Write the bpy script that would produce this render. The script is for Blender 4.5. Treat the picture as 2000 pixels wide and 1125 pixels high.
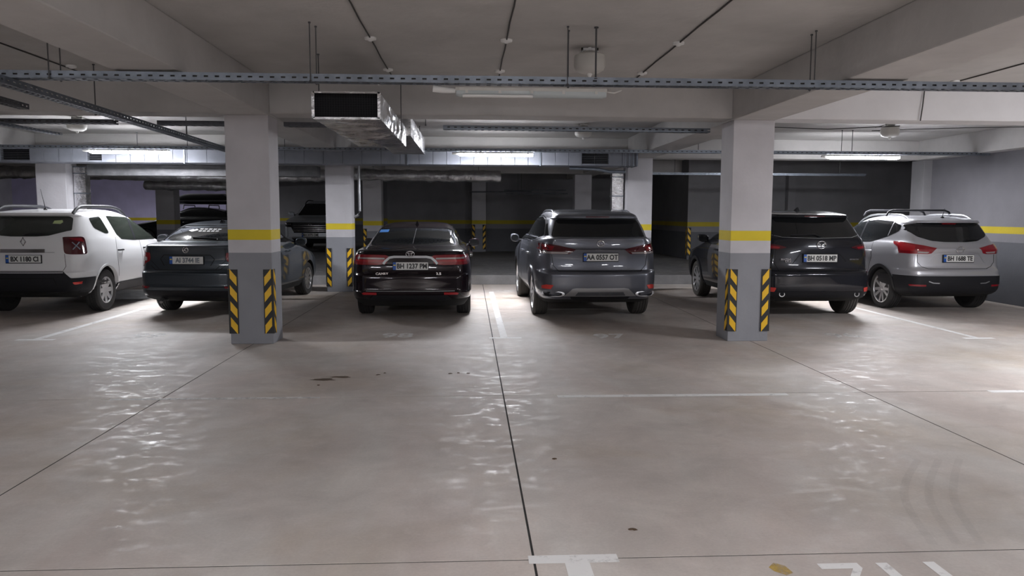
import bpy, bmesh, math, random
import numpy as np
from mathutils import Vector, Matrix, noise
from mathutils.bvhtree import BVHTree

for o in list(bpy.data.objects):
    bpy.data.objects.remove(o)
random.seed(7)
scene = bpy.context.scene
COL = scene.collection
PI = math.pi

# ------------------------------------------------------------------ camera, world, exposure
FPX = 1500.0
cam_d = bpy.data.cameras.new('camera')
cam_d.sensor_width = 36.0
cam_d.lens = FPX / 2000.0 * 36.0
cam_d.clip_end = 200
cam = bpy.data.objects.new('camera', cam_d)
COL.objects.link(cam)
cam.location = (0, 0, 1.6)
cam.rotation_euler = (Matrix.Rotation(math.radians(-3.15), 3, 'Z') @ Matrix.Rotation(math.radians(90 - 5.465), 3, 'X') @ Matrix.Rotation(math.radians(.2), 3, 'Z')).to_euler()
scene.camera = cam

world = bpy.data.worlds.new('world')
scene.world = world
world.use_nodes = True
world.node_tree.nodes['Background'].inputs[0].default_value = (0.5, 0.5, 0.55, 1)
world.node_tree.nodes['Background'].inputs[1].default_value = 0.01
scene.view_settings.view_transform = 'Standard'
scene.view_settings.look = 'None'
scene.view_settings.exposure = 0.18
scene.view_settings.gamma = 1.0
scene.view_settings.use_curve_mapping = False
LAMP = 120.0           # emission strength of a lit tube
DOWN = 125.0           # watts of the area light added under each lit fixture

# ------------------------------------------------------------------ materials
def mat(name, col=(.5, .5, .5), rough=.5, metal=0., coat=0., emit=None, estr=0., bump=0., bscale=30., var=0., vscale=3., spec=.5):
    m = bpy.data.materials.new(name)
    m.use_nodes = True
    nt = m.node_tree
    b = nt.nodes['Principled BSDF']
    b.inputs['Base Color'].default_value = (*col, 1)
    b.inputs['Roughness'].default_value = rough
    b.inputs['Metallic'].default_value = metal
    b.inputs['Coat Weight'].default_value = coat
    b.inputs['Coat Roughness'].default_value = .03
    b.inputs['Specular IOR Level'].default_value = spec
    if emit:
        b.inputs['Emission Color'].default_value = (*emit, 1)
        b.inputs['Emission Strength'].default_value = estr
    if bump or var:
        tc = nt.nodes.new('ShaderNodeTexCoord')
    if bump:
        n = nt.nodes.new('ShaderNodeTexNoise'); n.inputs['Scale'].default_value = bscale; n.inputs['Detail'].default_value = 6
        bp = nt.nodes.new('ShaderNodeBump'); bp.inputs['Strength'].default_value = bump; bp.inputs['Distance'].default_value = .02
        nt.links.new(tc.outputs['Object'], n.inputs['Vector'])
        nt.links.new(n.outputs['Fac'], bp.inputs['Height']); nt.links.new(bp.outputs['Normal'], b.inputs['Normal'])
    if var:
        n = nt.nodes.new('ShaderNodeTexNoise'); n.inputs['Scale'].default_value = vscale; n.inputs['Detail'].default_value = 8; n.inputs['Roughness'].default_value = .6
        r = nt.nodes.new('ShaderNodeMapRange')
        r.inputs['From Min'].default_value = .3; r.inputs['From Max'].default_value = .7
        r.inputs['To Min'].default_value = 1 - var; r.inputs['To Max'].default_value = 1 + var
        mx = nt.nodes.new('ShaderNodeVectorMath'); mx.operation = 'SCALE'; mx.inputs[0].default_value = col
        nt.links.new(tc.outputs['Object'], n.inputs['Vector']); nt.links.new(n.outputs['Fac'], r.inputs['Value'])
        nt.links.new(r.outputs['Result'], mx.inputs['Scale']); nt.links.new(mx.outputs[0], b.inputs['Base Color'])
    return m

def painted_concrete(name='painted_concrete', k=1., ky=1., t=(1, 1, 1)):
    """wall and column paint: grey dado, light grey above, a yellow stripe (world heights)"""
    m = bpy.data.materials.new(name); m.use_nodes = True
    nt = m.node_tree; b = nt.nodes['Principled BSDF']; L = nt.links
    g = nt.nodes.new('ShaderNodeNewGeometry'); s = nt.nodes.new('ShaderNodeSeparateXYZ'); L.new(g.outputs['Position'], s.inputs[0])
    nz = nt.nodes.new('ShaderNodeTexNoise'); nz.inputs['Scale'].default_value = 2.2; nz.inputs['Detail'].default_value = 8
    L.new(g.outputs['Position'], nz.inputs['Vector'])
    ramp = nt.nodes.new('ShaderNodeValToRGB'); ramp.color_ramp.interpolation = 'CONSTANT'
    mr = nt.nodes.new('ShaderNodeMath'); mr.operation = 'DIVIDE'; mr.inputs[1].default_value = 4.0
    L.new(s.outputs['Z'], mr.inputs[0]); L.new(mr.outputs[0], ramp.inputs['Fac'])
    e = ramp.color_ramp.elements
    e[0].position = 0; e[0].color = (.27 * k * t[0], .275 * k * t[1], .30 * k * t[2], 1)
    e[1].position = 1.125 / 4; e[1].color = (.56 * k * t[0], .545 * k * t[1], .57 * k * t[2], 1)
    a = e.new(1.272 / 4); a.color = (.72 * ky, .56 * ky, .03 * ky, 1)
    a = e.new(1.398 / 4); a.color = (.56 * k * t[0], .545 * k * t[1], .57 * k * t[2], 1)
    r = nt.nodes.new('ShaderNodeMapRange'); r.inputs['From Min'].default_value = .3; r.inputs['From Max'].default_value = .7
    r.inputs['To Min'].default_value = .90; r.inputs['To Max'].default_value = 1.06
    L.new(nz.outputs['Fac'], r.inputs['Value'])
    mx = nt.nodes.new('ShaderNodeVectorMath'); mx.operation = 'SCALE'
    L.new(ramp.outputs['Color'], mx.inputs[0]); L.new(r.outputs['Result'], mx.inputs['Scale']); L.new(mx.outputs[0], b.inputs['Base Color'])
    b.inputs['Roughness'].default_value = .75
    n2 = nt.nodes.new('ShaderNodeTexNoise'); n2.inputs['Scale'].default_value = 25; n2.inputs['Detail'].default_value = 8
    bp = nt.nodes.new('ShaderNodeBump'); bp.inputs['Strength'].default_value = .25; bp.inputs['Distance'].default_value = .01
    L.new(g.outputs['Position'], n2.inputs['Vector']); L.new(n2.outputs['Fac'], bp.inputs['Height']); L.new(bp.outputs['Normal'], b.inputs['Normal'])
    return m

def floor_concrete(name='floor_concrete', c1=(.565, .49, .45), c2=(.56, .52, .485)):
    m = bpy.data.materials.new(name); m.use_nodes = True
    nt = m.node_tree; b = nt.nodes['Principled BSDF']; L = nt.links
    g = nt.nodes.new('ShaderNodeNewGeometry')
    def nz(scale, detail=8, rough=.6, dist=0, stretch=None):
        n = nt.nodes.new('ShaderNodeTexNoise'); n.inputs['Scale'].default_value = scale
        n.inputs['Detail'].default_value = detail; n.inputs['Roughness'].default_value = rough; n.inputs['Distortion'].default_value = dist
        if stretch:
            mp = nt.nodes.new('ShaderNodeMapping'); mp.inputs['Scale'].default_value = stretch; mp.inputs['Rotation'].default_value = (0, 0, .5)
            L.new(g.outputs['Position'], mp.inputs['Vector']); L.new(mp.outputs[0], n.inputs['Vector'])
        else:
            L.new(g.outputs['Position'], n.inputs['Vector'])
        return n
    def mr(src, a, c, lo, hi):
        r = nt.nodes.new('ShaderNodeMapRange'); r.inputs['From Min'].default_value = a; r.inputs['From Max'].default_value = c
        r.inputs['To Min'].default_value = lo; r.inputs['To Max'].default_value = hi; L.new(src, r.inputs['Value']); return r.outputs['Result']
    def mul(a, c):
        k = nt.nodes.new('ShaderNodeMath'); k.operation = 'MULTIPLY'; L.new(a, k.inputs[0]); L.new(c, k.inputs[1]); return k.outputs[0]
    n1 = nz(.42, 4); n2 = nz(2.1, 9, .65, .6); n3 = nz(60, 4); n4 = nz(.9, 6, .6, 1.0, (1.0, .35, 1)); n5 = nz(7, 8, .7)
    v = mul(mul(mr(n1.outputs['Fac'], .3, .7, .84, 1.12), mr(n2.outputs['Fac'], .3, .7, .87, 1.10)), mul(mr(n3.outputs['Fac'], .3, .7, .95, 1.05), mr(n4.outputs['Fac'], .35, .7, .93, 1.05)))
    tint = nt.nodes.new('ShaderNodeMix'); tint.data_type = 'RGBA'
    tint.inputs[6].default_value = (*c1, 1); tint.inputs[7].default_value = (*c2, 1)
    L.new(mr(n4.outputs['Fac'], .38, .62, 0, 1), tint.inputs[0])
    t2 = nt.nodes.new('ShaderNodeMix'); t2.data_type = 'RGBA'; n7 = nz(.55, 5, .6, .4)
    t2.inputs[7].default_value = (c1[0] * .84, c1[1] * .80, c1[2] * .70, 1); L.new(tint.outputs[2], t2.inputs[6]); L.new(mr(n7.outputs['Fac'], .50, .70, 0, .8), t2.inputs[0])
    mx = nt.nodes.new('ShaderNodeVectorMath'); mx.operation = 'SCALE'
    L.new(t2.outputs[2], mx.inputs[0]); L.new(v, mx.inputs['Scale']); L.new(mx.outputs[0], b.inputs['Base Color'])
    n6 = nz(3.2, 10, .72, 1.5, (.8, 2.2, 1))
    L.new(mr(mul(n6.outputs['Fac'], n5.outputs['Fac']), .25, .40, .60, .28), b.inputs['Roughness'])
    b.inputs['Specular IOR Level'].default_value = .34
    bp = nt.nodes.new('ShaderNodeBump'); bp.inputs['Strength'].default_value = .045; bp.inputs['Distance'].default_value = .01
    L.new(n5.outputs['Fac'], bp.inputs['Height']); L.new(bp.outputs['Normal'], b.inputs['Normal'])
    return m

def worn_paint(name, col, wear):
    """floor marking paint, rubbed through in spots"""
    m = mat(name, col, .6); nt = m.node_tree; L = nt.links
    g = nt.nodes.new('ShaderNodeNewGeometry'); n = nt.nodes.new('ShaderNodeTexNoise'); n.inputs['Scale'].default_value = 9; n.inputs['Detail'].default_value = 10; n.inputs['Roughness'].default_value = .75
    r = nt.nodes.new('ShaderNodeMapRange'); r.inputs['From Min'].default_value = wear - .1; r.inputs['From Max'].default_value = wear + .1
    r.inputs['To Min'].default_value = .32; r.inputs['To Max'].default_value = .9
    L.new(g.outputs['Position'], n.inputs['Vector']); L.new(n.outputs['Fac'], r.inputs['Value']); L.new(r.outputs['Result'], nt.nodes['Principled BSDF'].inputs['Alpha'])
    return m

M = {}
M['wall'] = painted_concrete()
M['shadewall'] = painted_concrete('shaded_wall_paint', .42, .6)  # wall paint dimmed, stripe too: shade of poorly lit walls put into the colour
M['rightwall'] = painted_concrete('shaded_right_wall_paint', .27, .55, (1, 1, 1.04))  # wall paint dimmed further: shade on the right wall put into its colour
M['lilac'] = painted_concrete('lilac_lit_wall_paint', 1.25, 1., (1., .95, 1.28))  # wall paint brightened and tinted: lilac lamplight put into the colour
M['floor'] = floor_concrete()
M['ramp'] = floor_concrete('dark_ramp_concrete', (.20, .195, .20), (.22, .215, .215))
M['joint'] = mat('floor_joint', (.03, .028, .026), .9)
M['ceil'] = mat('ceiling_concrete', (.46, .445, .43), .85, bump=.3, bscale=9, var=.10, vscale=1.6)
M['beam'] = mat('beam_concrete', (.47, .455, .445), .85, bump=.25, bscale=9, var=.09, vscale=1.8)
M['palebeam'] = mat('pale_beam_concrete', (.66, .65, .66), .8, bump=.2, bscale=9, var=.05, vscale=2)  # lighter copy of the beam tone, for the front right bay
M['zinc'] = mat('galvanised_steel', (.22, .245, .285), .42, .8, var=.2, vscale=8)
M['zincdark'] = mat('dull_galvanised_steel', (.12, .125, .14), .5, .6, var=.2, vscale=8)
M['duct'] = mat('duct_sheet', (.21, .22, .255), .65, .3, bump=.12, bscale=5, var=.12, vscale=3)
M['dullduct'] = mat('dull_duct_sheet', (.10, .10, .105), .55, .5, bump=.3, bscale=12, var=.25, vscale=6)
M['darkfoil'] = mat('dark_foil', (.34, .34, .35), .33, .9, bump=.9, bscale=13, var=.3, vscale=6)  # darker copy of the foil, for the round ducts
M['foil'] = mat('aluminium_foil', (.74, .74, .76), .27, .95, bump=.9, bscale=13, var=.12, vscale=6)
M['skid'] = mat('tyre_mark', (.05, .05, .05), .7); M['skid'].node_tree.nodes['Principled BSDF'].inputs['Alpha'].default_value = .05
M['rod'] = mat('dark_rod', (.10, .10, .105), .6, .5)
M['cable'] = mat('dark_cable', (.05, .047, .045), .7)
M['white'] = mat('white_plastic', (.72, .72, .71), .45)
M['offwhite'] = mat('aged_white_plastic', (.55, .54, .51), .5)
M['clear'] = mat('fixture_cover', (.42, .46, .47), .25)
M['tube'] = mat('lit_tube', (1, 1, 1), .5, emit=(.93, .95, 1.0), estr=LAMP)
M['black'] = mat('black_plastic', (.014, .014, .017), .6, spec=.25)
M['void'] = mat('dark_opening', (.006, .006, .008), .8)
M['rubber'] = mat('guard_rubber', (.022, .022, .023), .6, bump=.2, bscale=40)
M['yellow'] = mat('yellow_reflective_film', (.85, .50, .015), .4)
M['line'] = worn_paint('worn_white_line', (.88, .87, .86), .36)
M['line2'] = worn_paint('very_worn_white_line', (.78, .76, .74), .47)
M['line3'] = worn_paint('worn_yellow_paint', (.50, .33, .06), .52)
M['mud'] = mat('brown_mud', (.09, .055, .03), .8)
# cars
M['tyre'] = mat('tyre_rubber', (.022, .021, .021), .75, bump=.2, bscale=60)
M['tyredusty'] = mat('dusty_tyre_rubber', (.05, .046, .042), .85, bump=.2, bscale=60)
M['alloy'] = mat('alloy', (.62, .62, .64), .3, .9)
M['steel'] = mat('painted_steel_wheel', (.5, .5, .51), .4, .5)
M['darkalloy'] = mat('dark_alloy', (.05, .05, .055), .35, .6)
M['chrome'] = mat('chrome', (.82, .82, .84), .12, 1.)
M['satin'] = mat('satin_silver', (.48, .49, .51), .32, .8)
M['glass'] = mat('dark_car_glass', (.012, .013, .014), .04, coat=.0, spec=.6)
M['glassg'] = mat('green_tinted_car_glass', (.022, .026, .022), .05, spec=.6)
M['well'] = mat('underbody_black', (.008, .008, .008), .9)
M['seam'] = mat('panel_gap', (.006, .006, .006), .9)
M['red'] = mat('red_lens', (.23, .006, .012), .1, coat=.8)
M['redb'] = mat('bright_red_lens', (.40, .010, .016), .12, coat=.8)
M['darkred'] = mat('smoked_red_lens', (.07, .006, .010), .08, coat=.8)
M['lens'] = mat('clear_lens', (.40, .36, .36), .08, .3, coat=.8)
M['reflector'] = mat('red_reflector', (.62, .05, .04), .25, coat=.6)
M['amber'] = mat('amber_lens', (.55, .28, .10), .15, coat=.6)
M['plate'] = mat('plate_white', (.72, .72, .70), .35)
M['plateblue'] = mat('plate_blue', (.02, .10, .42), .4)
M['plateyellow'] = mat('plate_flag_yellow', (.75, .6, .02), .4)
M['ink'] = mat('plate_ink', (.02, .02, .022), .5)
M['sticker'] = mat('white_sticker', (.75, .75, .76), .5)
M['bluesticker'] = mat('blue_sticker', (.10, .30, .75), .4)
M['greensticker'] = mat('pale_green_sticker', (.45, .55, .25), .5)
def paint(name, col, metal=.5, rough=.32):
    return mat(name, col, rough, metal, coat=.75, spec=.15)
M['pwhite'] = paint('white_paint', (.78, .78, .79), 0, .35)
M['pgrey'] = paint('grey_blue_paint', (.042, .052, .064), .35)
M['pblack'] = paint('black_cherry_paint', (.010, .005, .008), .25, .2)
M['pgraph'] = paint('graphite_paint', (.115, .120, .142), .5)
M['pdark'] = paint('dark_blue_black_paint', (.012, .013, .018), .25, .2)
M['psilver'] = paint('silver_paint', (.50, .50, .53), .55)
M['psuv'] = paint('silver_blue_paint', (.66, .69, .74), .15)
M['pcoal'] = paint('coal_paint', (.010, .010, .012), .2)

# ------------------------------------------------------------------ mesh helpers
def bm_box(bm, lo, hi, mi=0):
    x0, y0, z0 = lo; x1, y1, z1 = hi
    v = [bm.verts.new(p) for p in ((x0, y0, z0), (x1, y0, z0), (x1, y1, z0), (x0, y1, z0), (x0, y0, z1), (x1, y0, z1), (x1, y1, z1), (x0, y1, z1))]
    for f in ((0, 3, 2, 1), (4, 5, 6, 7), (0, 1, 5, 4), (1, 2, 6, 5), (2, 3, 7, 6), (3, 0, 4, 7)):
        bm.faces.new([v[i] for i in f]).material_index = mi
    return v
def bm_tube(bm, pts, r, n=8, closed=False, cap=True):
    pts = [Vector(p) for p in pts]; rings = []
    N = len(pts)
    for i, p in enumerate(pts):
        if closed: t = pts[(i + 1) % N] - pts[i - 1]
        else: t = pts[min(i + 1, N - 1)] - pts[max(i - 1, 0)]
        t.normalize()
        a = Vector((0, 0, 1)) if abs(t.z) < .9 else Vector((1, 0, 0))
        u = t.cross(a).normalized(); w = u.cross(t)
        rr = r[i] if isinstance(r, (list, tuple)) else r
        rings.append([bm.verts.new(p + (u * math.cos(2 * PI * k / n) + w * math.sin(2 * PI * k / n)) * rr) for k in range(n)])
    for i in range(N if closed else N - 1):
        A = rings[i]; B = rings[(i + 1) % N]
        for k in range(n):
            bm.faces.new((A[k], A[(k + 1) % n], B[(k + 1) % n], B[k]))
    if cap and not closed:
        bm.faces.new(rings[0][::-1]); bm.faces.new(rings[-1])
def bm_lathe(bm, prof, n=24, axis='z', org=(0, 0, 0), mi=0, cap=True):
    """prof: list of (radius, height)"""
    rings = []
    for r, h in prof:
        ring = []
        for k in range(n):
            a = 2 * PI * k / n; c, s = math.cos(a) * r, math.sin(a) * r
            p = (c, s, h) if axis == 'z' else (h, c, s)
            ring.append(bm.verts.new((p[0] + org[0], p[1] + org[1], p[2] + org[2])))
        rings.append(ring)
    for A, B in zip(rings, rings[1:]):
        for k in range(n):
            bm.faces.new((A[k], A[(k + 1) % n], B[(k + 1) % n], B[k])).material_index = mi
    for R, fl in ((rings[0], True), (rings[-1], False)) if cap else ():
        try: bm.faces.new(R[::-1] if fl else R).material_index = mi
        except ValueError: pass
def obj(name, bm, m, parent=None, loc=None, smooth=None, bevel=0):
    if bevel:
        bmesh.ops.bevel(bm, geom=bm.edges[:], offset=bevel, segments=2, affect='EDGES', profile=.6)
    bmesh.ops.recalc_face_normals(bm, faces=bm.faces[:])
    me = bpy.data.meshes.new(name); bm.to_mesh(me); bm.free()
    for k in (m if isinstance(m, (list, tuple)) else [m]): me.materials.append(k)
    if smooth:
        me.shade_smooth(); me.set_sharp_from_angle(angle=math.radians(smooth))
    o = bpy.data.objects.new(name, me); COL.objects.link(o)
    if parent: o.parent = parent
    if loc: o.location = loc
    return o
def box(name, lo, hi, m, parent=None, bevel=0, **k):
    bm = bmesh.new(); bm_box(bm, lo, hi); return obj(name, bm, m, parent, bevel=bevel, **k)
def tag(o, label, cat, group=None, kind=None):
    o['label'] = label; o['category'] = cat
    if group: o['group'] = group
    if kind: o['kind'] = kind
    return o
def struct(o, label=None, cat=None):
    o['kind'] = 'structure'
    if label: o['label'] = label
    if cat: o['category'] = cat
    return o
def empty(name, loc=(0, 0, 0), rz=0):
    o = bpy.data.objects.new(name, None); COL.objects.link(o); o.location = loc; o.rotation_euler = (0, 0, rz); o.empty_display_size = .1
    return o
def copy_tree(o, parent=None):
    c = o.copy(); COL.objects.link(c); c.parent = parent
    for ch in list(o.children): copy_tree(ch, c)
    return c
def text_mesh(name, txt, size, m, parent=None, loc=(0, 0, 0), rot=(PI / 2, 0, 0), sx=1., depth=.001, shear=0, bold=0):
    cu = bpy.data.curves.new('t', 'FONT'); cu.body = txt; cu.size = size; cu.extrude = depth; cu.align_x = 'CENTER'; cu.align_y = 'CENTER'; cu.shear = shear; cu.offset = bold
    cu.resolution_u = 3
    t = bpy.data.objects.new('t', cu); COL.objects.link(t)
    me = bpy.data.meshes.new_from_object(t.evaluated_get(bpy.context.evaluated_depsgraph_get()))
    bpy.data.objects.remove(t); bpy.data.curves.remove(cu)
    me.name = name; me.materials.clear(); me.materials.append(m)
    o = bpy.data.objects.new(name, me); COL.objects.link(o); o.location = loc; o.rotation_euler = rot; o.scale = (sx, 1, 1)
    if parent: o.parent = parent
    return o

# ------------------------------------------------------------------ the structure
ZS, ZB = 3.18, 2.78           # slab and beam soffit heights
CX = [-8.9, -2.68, 3.54, 9.76]
ROW = [9.53, 15.95, 22.2, 28.6]
CW, CD = .52, .46

# ground floor: slabs with saw-cut joints over a dark bed
flo = struct(box('floor', (-20, -17, -.10), (13, 17.62, -.0025), M['joint']))
xs = [-20, -15, -8.9, -2.67, .295, 3.58, 9.9, 13]
ys = [-17, -9, -3, .2, 3.43, 6.69, 12.9, 17.62]
for i in range(len(xs) - 1):
    for j in range(len(ys) - 1):
        box('floor_slab', (xs[i] + .006, ys[j] + .006, -.0025), (xs[i + 1] - .006, ys[j + 1] - .006, 0), M['floor'], flo)
# raised rear floor behind a low kerb
bm = bmesh.new()
prof = [(17.62, -.1), (17.62, .19), (17.66, .20), (21.8, .36), (36, .36), (36, -.1)]
A = [bm.verts.new((-20, y, z)) for y, z in prof]; B = [bm.verts.new((13, y, z)) for y, z in prof]
for k in range(len(prof)):
    q = (k + 1) % len(prof); bm.faces.new((A[k], A[q], B[q], B[k]))
bm.faces.new(A); bm.faces.new(B[::-1])
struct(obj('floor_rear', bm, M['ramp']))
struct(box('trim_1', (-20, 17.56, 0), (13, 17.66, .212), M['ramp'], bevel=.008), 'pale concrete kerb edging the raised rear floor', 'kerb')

struct(box('ceiling', (-20, -17, ZS), (13, 36, ZS + .25), M['ceil']))
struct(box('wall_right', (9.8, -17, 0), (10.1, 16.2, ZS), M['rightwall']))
struct(box('wall_right_rear', (12.7, 16.2, 0), (13, 21.5, ZS), M['shadewall']))
struct(box('wall_right_return', (10.1, 16.2, 0), (13, 16.4, ZS), M['shadewall']))
struct(box('wall_back_right', (6.15, 21.5, 0), (13, 21.9, ZS), M['shadewall']))
struct(box('wall_back_side', (6.15, 21.9, 0), (6.4, 26, ZS), M['shadewall']))
struct(box('wall_back', (-2.75, 26, 0), (6.4, 26.3, ZS), M['shadewall']))
struct(box('wall_back_left_return', (-2.75, 26.3, 0), (-2.5, 35, ZS), M['wall']))
struct(box('wall_back_left', (-20, 35, 0), (-10.2, 35.3, ZS), M['lilac']))
struct(box('wall_back_hall', (-10.2, 35, 0), (-2.5, 35.3, ZS), M['shadewall']))
struct(box('wall_left', (-20.3, -17, 0), (-20, 35, ZS), M['wall']))
struct(box('wall_behind', (-20, -17.3, 0), (13, -17, ZS), M['shadewall']))

def column(x, y, w, d, label, z0=0, z1=ZB, m='wall'):
    o = box('concrete_column', (-w / 2, 0, 0), (w / 2, d, z1 - z0), M[m], bevel=.008, loc=(x, y, z0))
    return struct(o, label, 'column')
column(CX[1], ROW[0], CW, CD, 'painted column with striped guards between grey liftback and dark cherry sedan')
column(CX[2], ROW[0], CW, CD, 'painted column with striped guards standing between graphite and blue-black crossovers')
column(-8.30, ROW[1] - .1, .58, CD, 'pale column beside foil riser duct behind the white crossover')
column(CX[1], ROW[1], CW, CD, 'striped-guard column beside the drain pipe behind the dark cherry sedan')
column(CX[2], ROW[1], CW, CD, 'pale column beside foil riser duct behind the graphite crossover')
column(9.73, ROW[1], .22, CD, 'shallow pilaster at the end of the right wall behind silver crossover', m='shadewall')
column(-8.9, ROW[2] + .9, .52, CD, 'rear column in front of the black car with roof box', .3)
column(CX[1] - .05, ROW[2] - .4, .52, CD, 'rear column partly hidden by dark cherry sedan', .3)
column(CX[2] - .18, ROW[2] + .6, .5, CD, 'rear column above the graphite crossover roof', .3)
column(.30, 25.65, .46, .35, 'wall pilaster with two striped guards on the dark back wall', .3)
column(9.05, 21.28, .22, .22, 'narrow pilaster on the rear right wall behind blue-black crossover', .3, m='shadewall')
column(-15.1, ROW[2], .52, CD, 'rear column beyond the white crossover at far left', .3)
column(-15.1, ROW[3], .52, CD, 'farthest left column before the lilac-lit wall', .3)
column(-8.9, ROW[3] + 1, .52, CD, 'dark far column behind the car with roof box', .3)

# beams: long ones along the bays, cross ones on the column rows
def beam(lo, hi, label, m='beam'):
    return struct(box('concrete_beam', lo, hi, M[m], bevel=.012), label, 'beam')
beam((CX[1] - .27, -17, ZB), (CX[1] + .27, 26, ZS), 'long ceiling beam resting on column beside grey liftback')
beam((CX[2] - .27, -17, ZB), (CX[2] + .27, 26, ZS), 'long ceiling beam resting on column beside blue-black crossover')
beam((CX[0] - .27, -17, ZB), (CX[0] + .27, 35, ZS), 'long ceiling beam above the white crossover')
beam((9.5, -17, ZB), (9.8, 16.2, ZS), 'long ceiling beam against the right wall')
for r, (y, d) in enumerate(((ROW[0], CD), (ROW[1], CD), (ROW[2], CD))):
    for a, b_, lab in ((-20, CX[0] - .27, 'far left bay'), (CX[0] + .27, CX[1] - .27, 'left bay'), (CX[1] + .27, CX[2] - .27, 'middle bay'), (CX[2] + .27, 9.5 if r < 2 else 12.7, 'right bay')):
        zt = ZB + (.0 if r else .02)
        beam((a, y + .02, zt), (b_, y + d - .02, ZS), '%s cross beam spanning the %s' % (('front', 'middle', 'rear')[r], lab), 'beam' if not (lab == 'right bay' and r == 0) else 'palebeam')

# ------------------------------------------------------------------ corner guards
def guard(x, y, z0, h, sx, label, group, w=.105, t=.012):
    """L-shaped guard on a column's front corner at (x,y); sx=-1 left corner, +1 right corner"""
    root = empty('corner_guard', (x, y, z0))
    bm = bmesh.new()
    bm_box(bm, (min(0, -sx * w) if sx > 0 else 0, -t, 0), (0 if sx > 0 else w, 0, h))
    if sx > 0: bm_box(bm, (0, -t, 0), (t, w, h))
    else: bm_box(bm, (-t, -t, 0), (0, w, h))
    obj('rubber_angle', bm, M['rubber'], root)
    n = 4; p = h / n
    for k in range(n):
        for face in (0, 1):
            bm = bmesh.new(); zc = p * (k + .5); s = .055; q = .05
            a, c = .012, w - .012
            # stripe falls towards the corner's outside on both legs
            for lo, hi in ((a, c),):
                zs = [(lo, zc - s + q), (hi, zc - s - q), (hi, zc + s - q), (lo, zc + s + q)]
                vs = []
                for off in (-.0005, .004):
                    row = []
                    for u, z in zs:
                        if face == 0: pt = (-sx * u, -t - off, z)
                        else: pt = (sx * (t + off), u, z)
                        row.append(bm.verts.new(pt))
                    vs.append(row)
                bm.faces.new(vs[0]); bm.faces.new(vs[1][::-1])
                for i in range(4):
                    j = (i + 1) % 4; bm.faces.new((vs[0][i], vs[0][j], vs[1][j], vs[1][i]))
            obj('yellow_stripe', bm, M['yellow'], root)
    return tag(root, label, 'corner guard', group)
G = 'striped rubber corner guards'
for x, y, z0, h, l in ((CX[1], ROW[0], .13, .79, 'column between grey liftback and cherry sedan'), (CX[2], ROW[0], .13, .79, 'column between graphite and blue-black crossovers'),
                    (CX[1], ROW[1], .11, .79, 'column beside the drain pipe')):
    for sx, s in ((-1, 'left'), (1, 'right')):
        guard(x + sx * CW / 2, y, z0, h, sx, 'striped guard, %s front corner of %s' % (s, l), G)
for sx, s in ((-1, 'left'), (1, 'right')):
    guard(.30 + sx * .23, 25.65, .44, .82, sx, 'striped guard on %s edge of the back wall pilaster' % s, G)
guard(CX[1] - .31, ROW[2] - .4, .40, .79, -1, 'striped guard on rear column just left of dark cherry sedan', G)
guard(6.15, 21.5, .46, .79, -1, 'pale striped guard on the corner of rear right wall', G)
guard(CX[2] + CW / 2, ROW[1], .11, .79, 1, 'striped guard peeking out right of the graphite crossover', G)

# ------------------------------------------------------------------ cable trays
def slotted_rail(bm, L, z0, z1, y, along=True, pitch=.09):
    """thin plate with a row of slots, from 0 to L along x"""
    zc = (z0 + z1) / 2; hh = .007; t = .0015
    bm_box(bm, (0, y - t, z0), (L, y + t, zc - hh)); bm_box(bm, (0, y - t, zc + hh), (L, y + t, z1))
    n = int(L / pitch)
    for k in range(n + 1):
        a = k * pitch; bm_box(bm, (a, y - t, zc - hh), (min(a + pitch * .60, L), y + t, zc + hh))
def tray(p0, p1, w, h, label, m='zinc', name='cable_tray'):
    p0 = Vector(p0); p1 = Vector(p1); L = (p1 - p0).length
    bm = bmesh.new()
    slotted_rail(bm, L, 0, h, -w / 2); slotted_rail(bm, L, 0, h, w / 2)
    bm_box(bm, (0, -w / 2, h - .003), (L, -w / 2 + .012, h)); bm_box(bm, (0, w / 2 - .012, h - .003), (L, w / 2, h))
    k = 0
    while k * .09 < L:    # cross strips of the slotted bed
        bm_box(bm, (k * .09, -w / 2, 0), (min(k * .09 + .055, L), w / 2, .003)); k += 1
    bm_box(bm, (0, -.012, 0), (L, .012, .003))
    o = obj(name, bm, M[m], loc=p0)
    o.rotation_euler = (0, 0, math.atan2(p1.y - p0.y, p1.x - p0.x))
    return tag(o, label, 'cable tray')
tray((-7.2, 6.70, 2.70), (9.2, 6.64, 2.70), .12, .062, 'long galvanised slotted tray crossing the ceiling above the unlit lamp')
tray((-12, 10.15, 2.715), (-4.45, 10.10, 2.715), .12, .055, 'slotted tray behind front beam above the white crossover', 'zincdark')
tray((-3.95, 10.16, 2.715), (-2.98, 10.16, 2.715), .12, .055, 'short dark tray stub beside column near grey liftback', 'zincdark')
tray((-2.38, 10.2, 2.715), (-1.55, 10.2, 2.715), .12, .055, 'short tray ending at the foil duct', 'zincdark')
tray((-.35, 10.36, 2.715), (3.25, 10.45, 2.715), .12, .055, 'slotted tray just behind front beam in the middle bay')
tray((-9.5, 14.16, 2.735), (10.6 - .85, 14.12, 2.735), .12, .055, 'rear slotted tray carrying the lit tube lamps')
tray((-3.70, 4.6, 2.635), (-4.08, 13.4, 2.635), .11, .06, 'tray running lengthwise above gap between white and grey cars')
tray((-5.75, 8.2, 2.66), (-5.62, 11.0, 2.66), .09, .03, 'short bright tray ending above the white crossover')
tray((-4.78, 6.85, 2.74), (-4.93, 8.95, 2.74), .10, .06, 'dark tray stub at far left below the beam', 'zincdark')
tray((3.95, 17.2, 2.50), (9.0, 17.2, 2.50), .06, .05, 'thin bright tray crossing the dark rear right bay')

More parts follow.
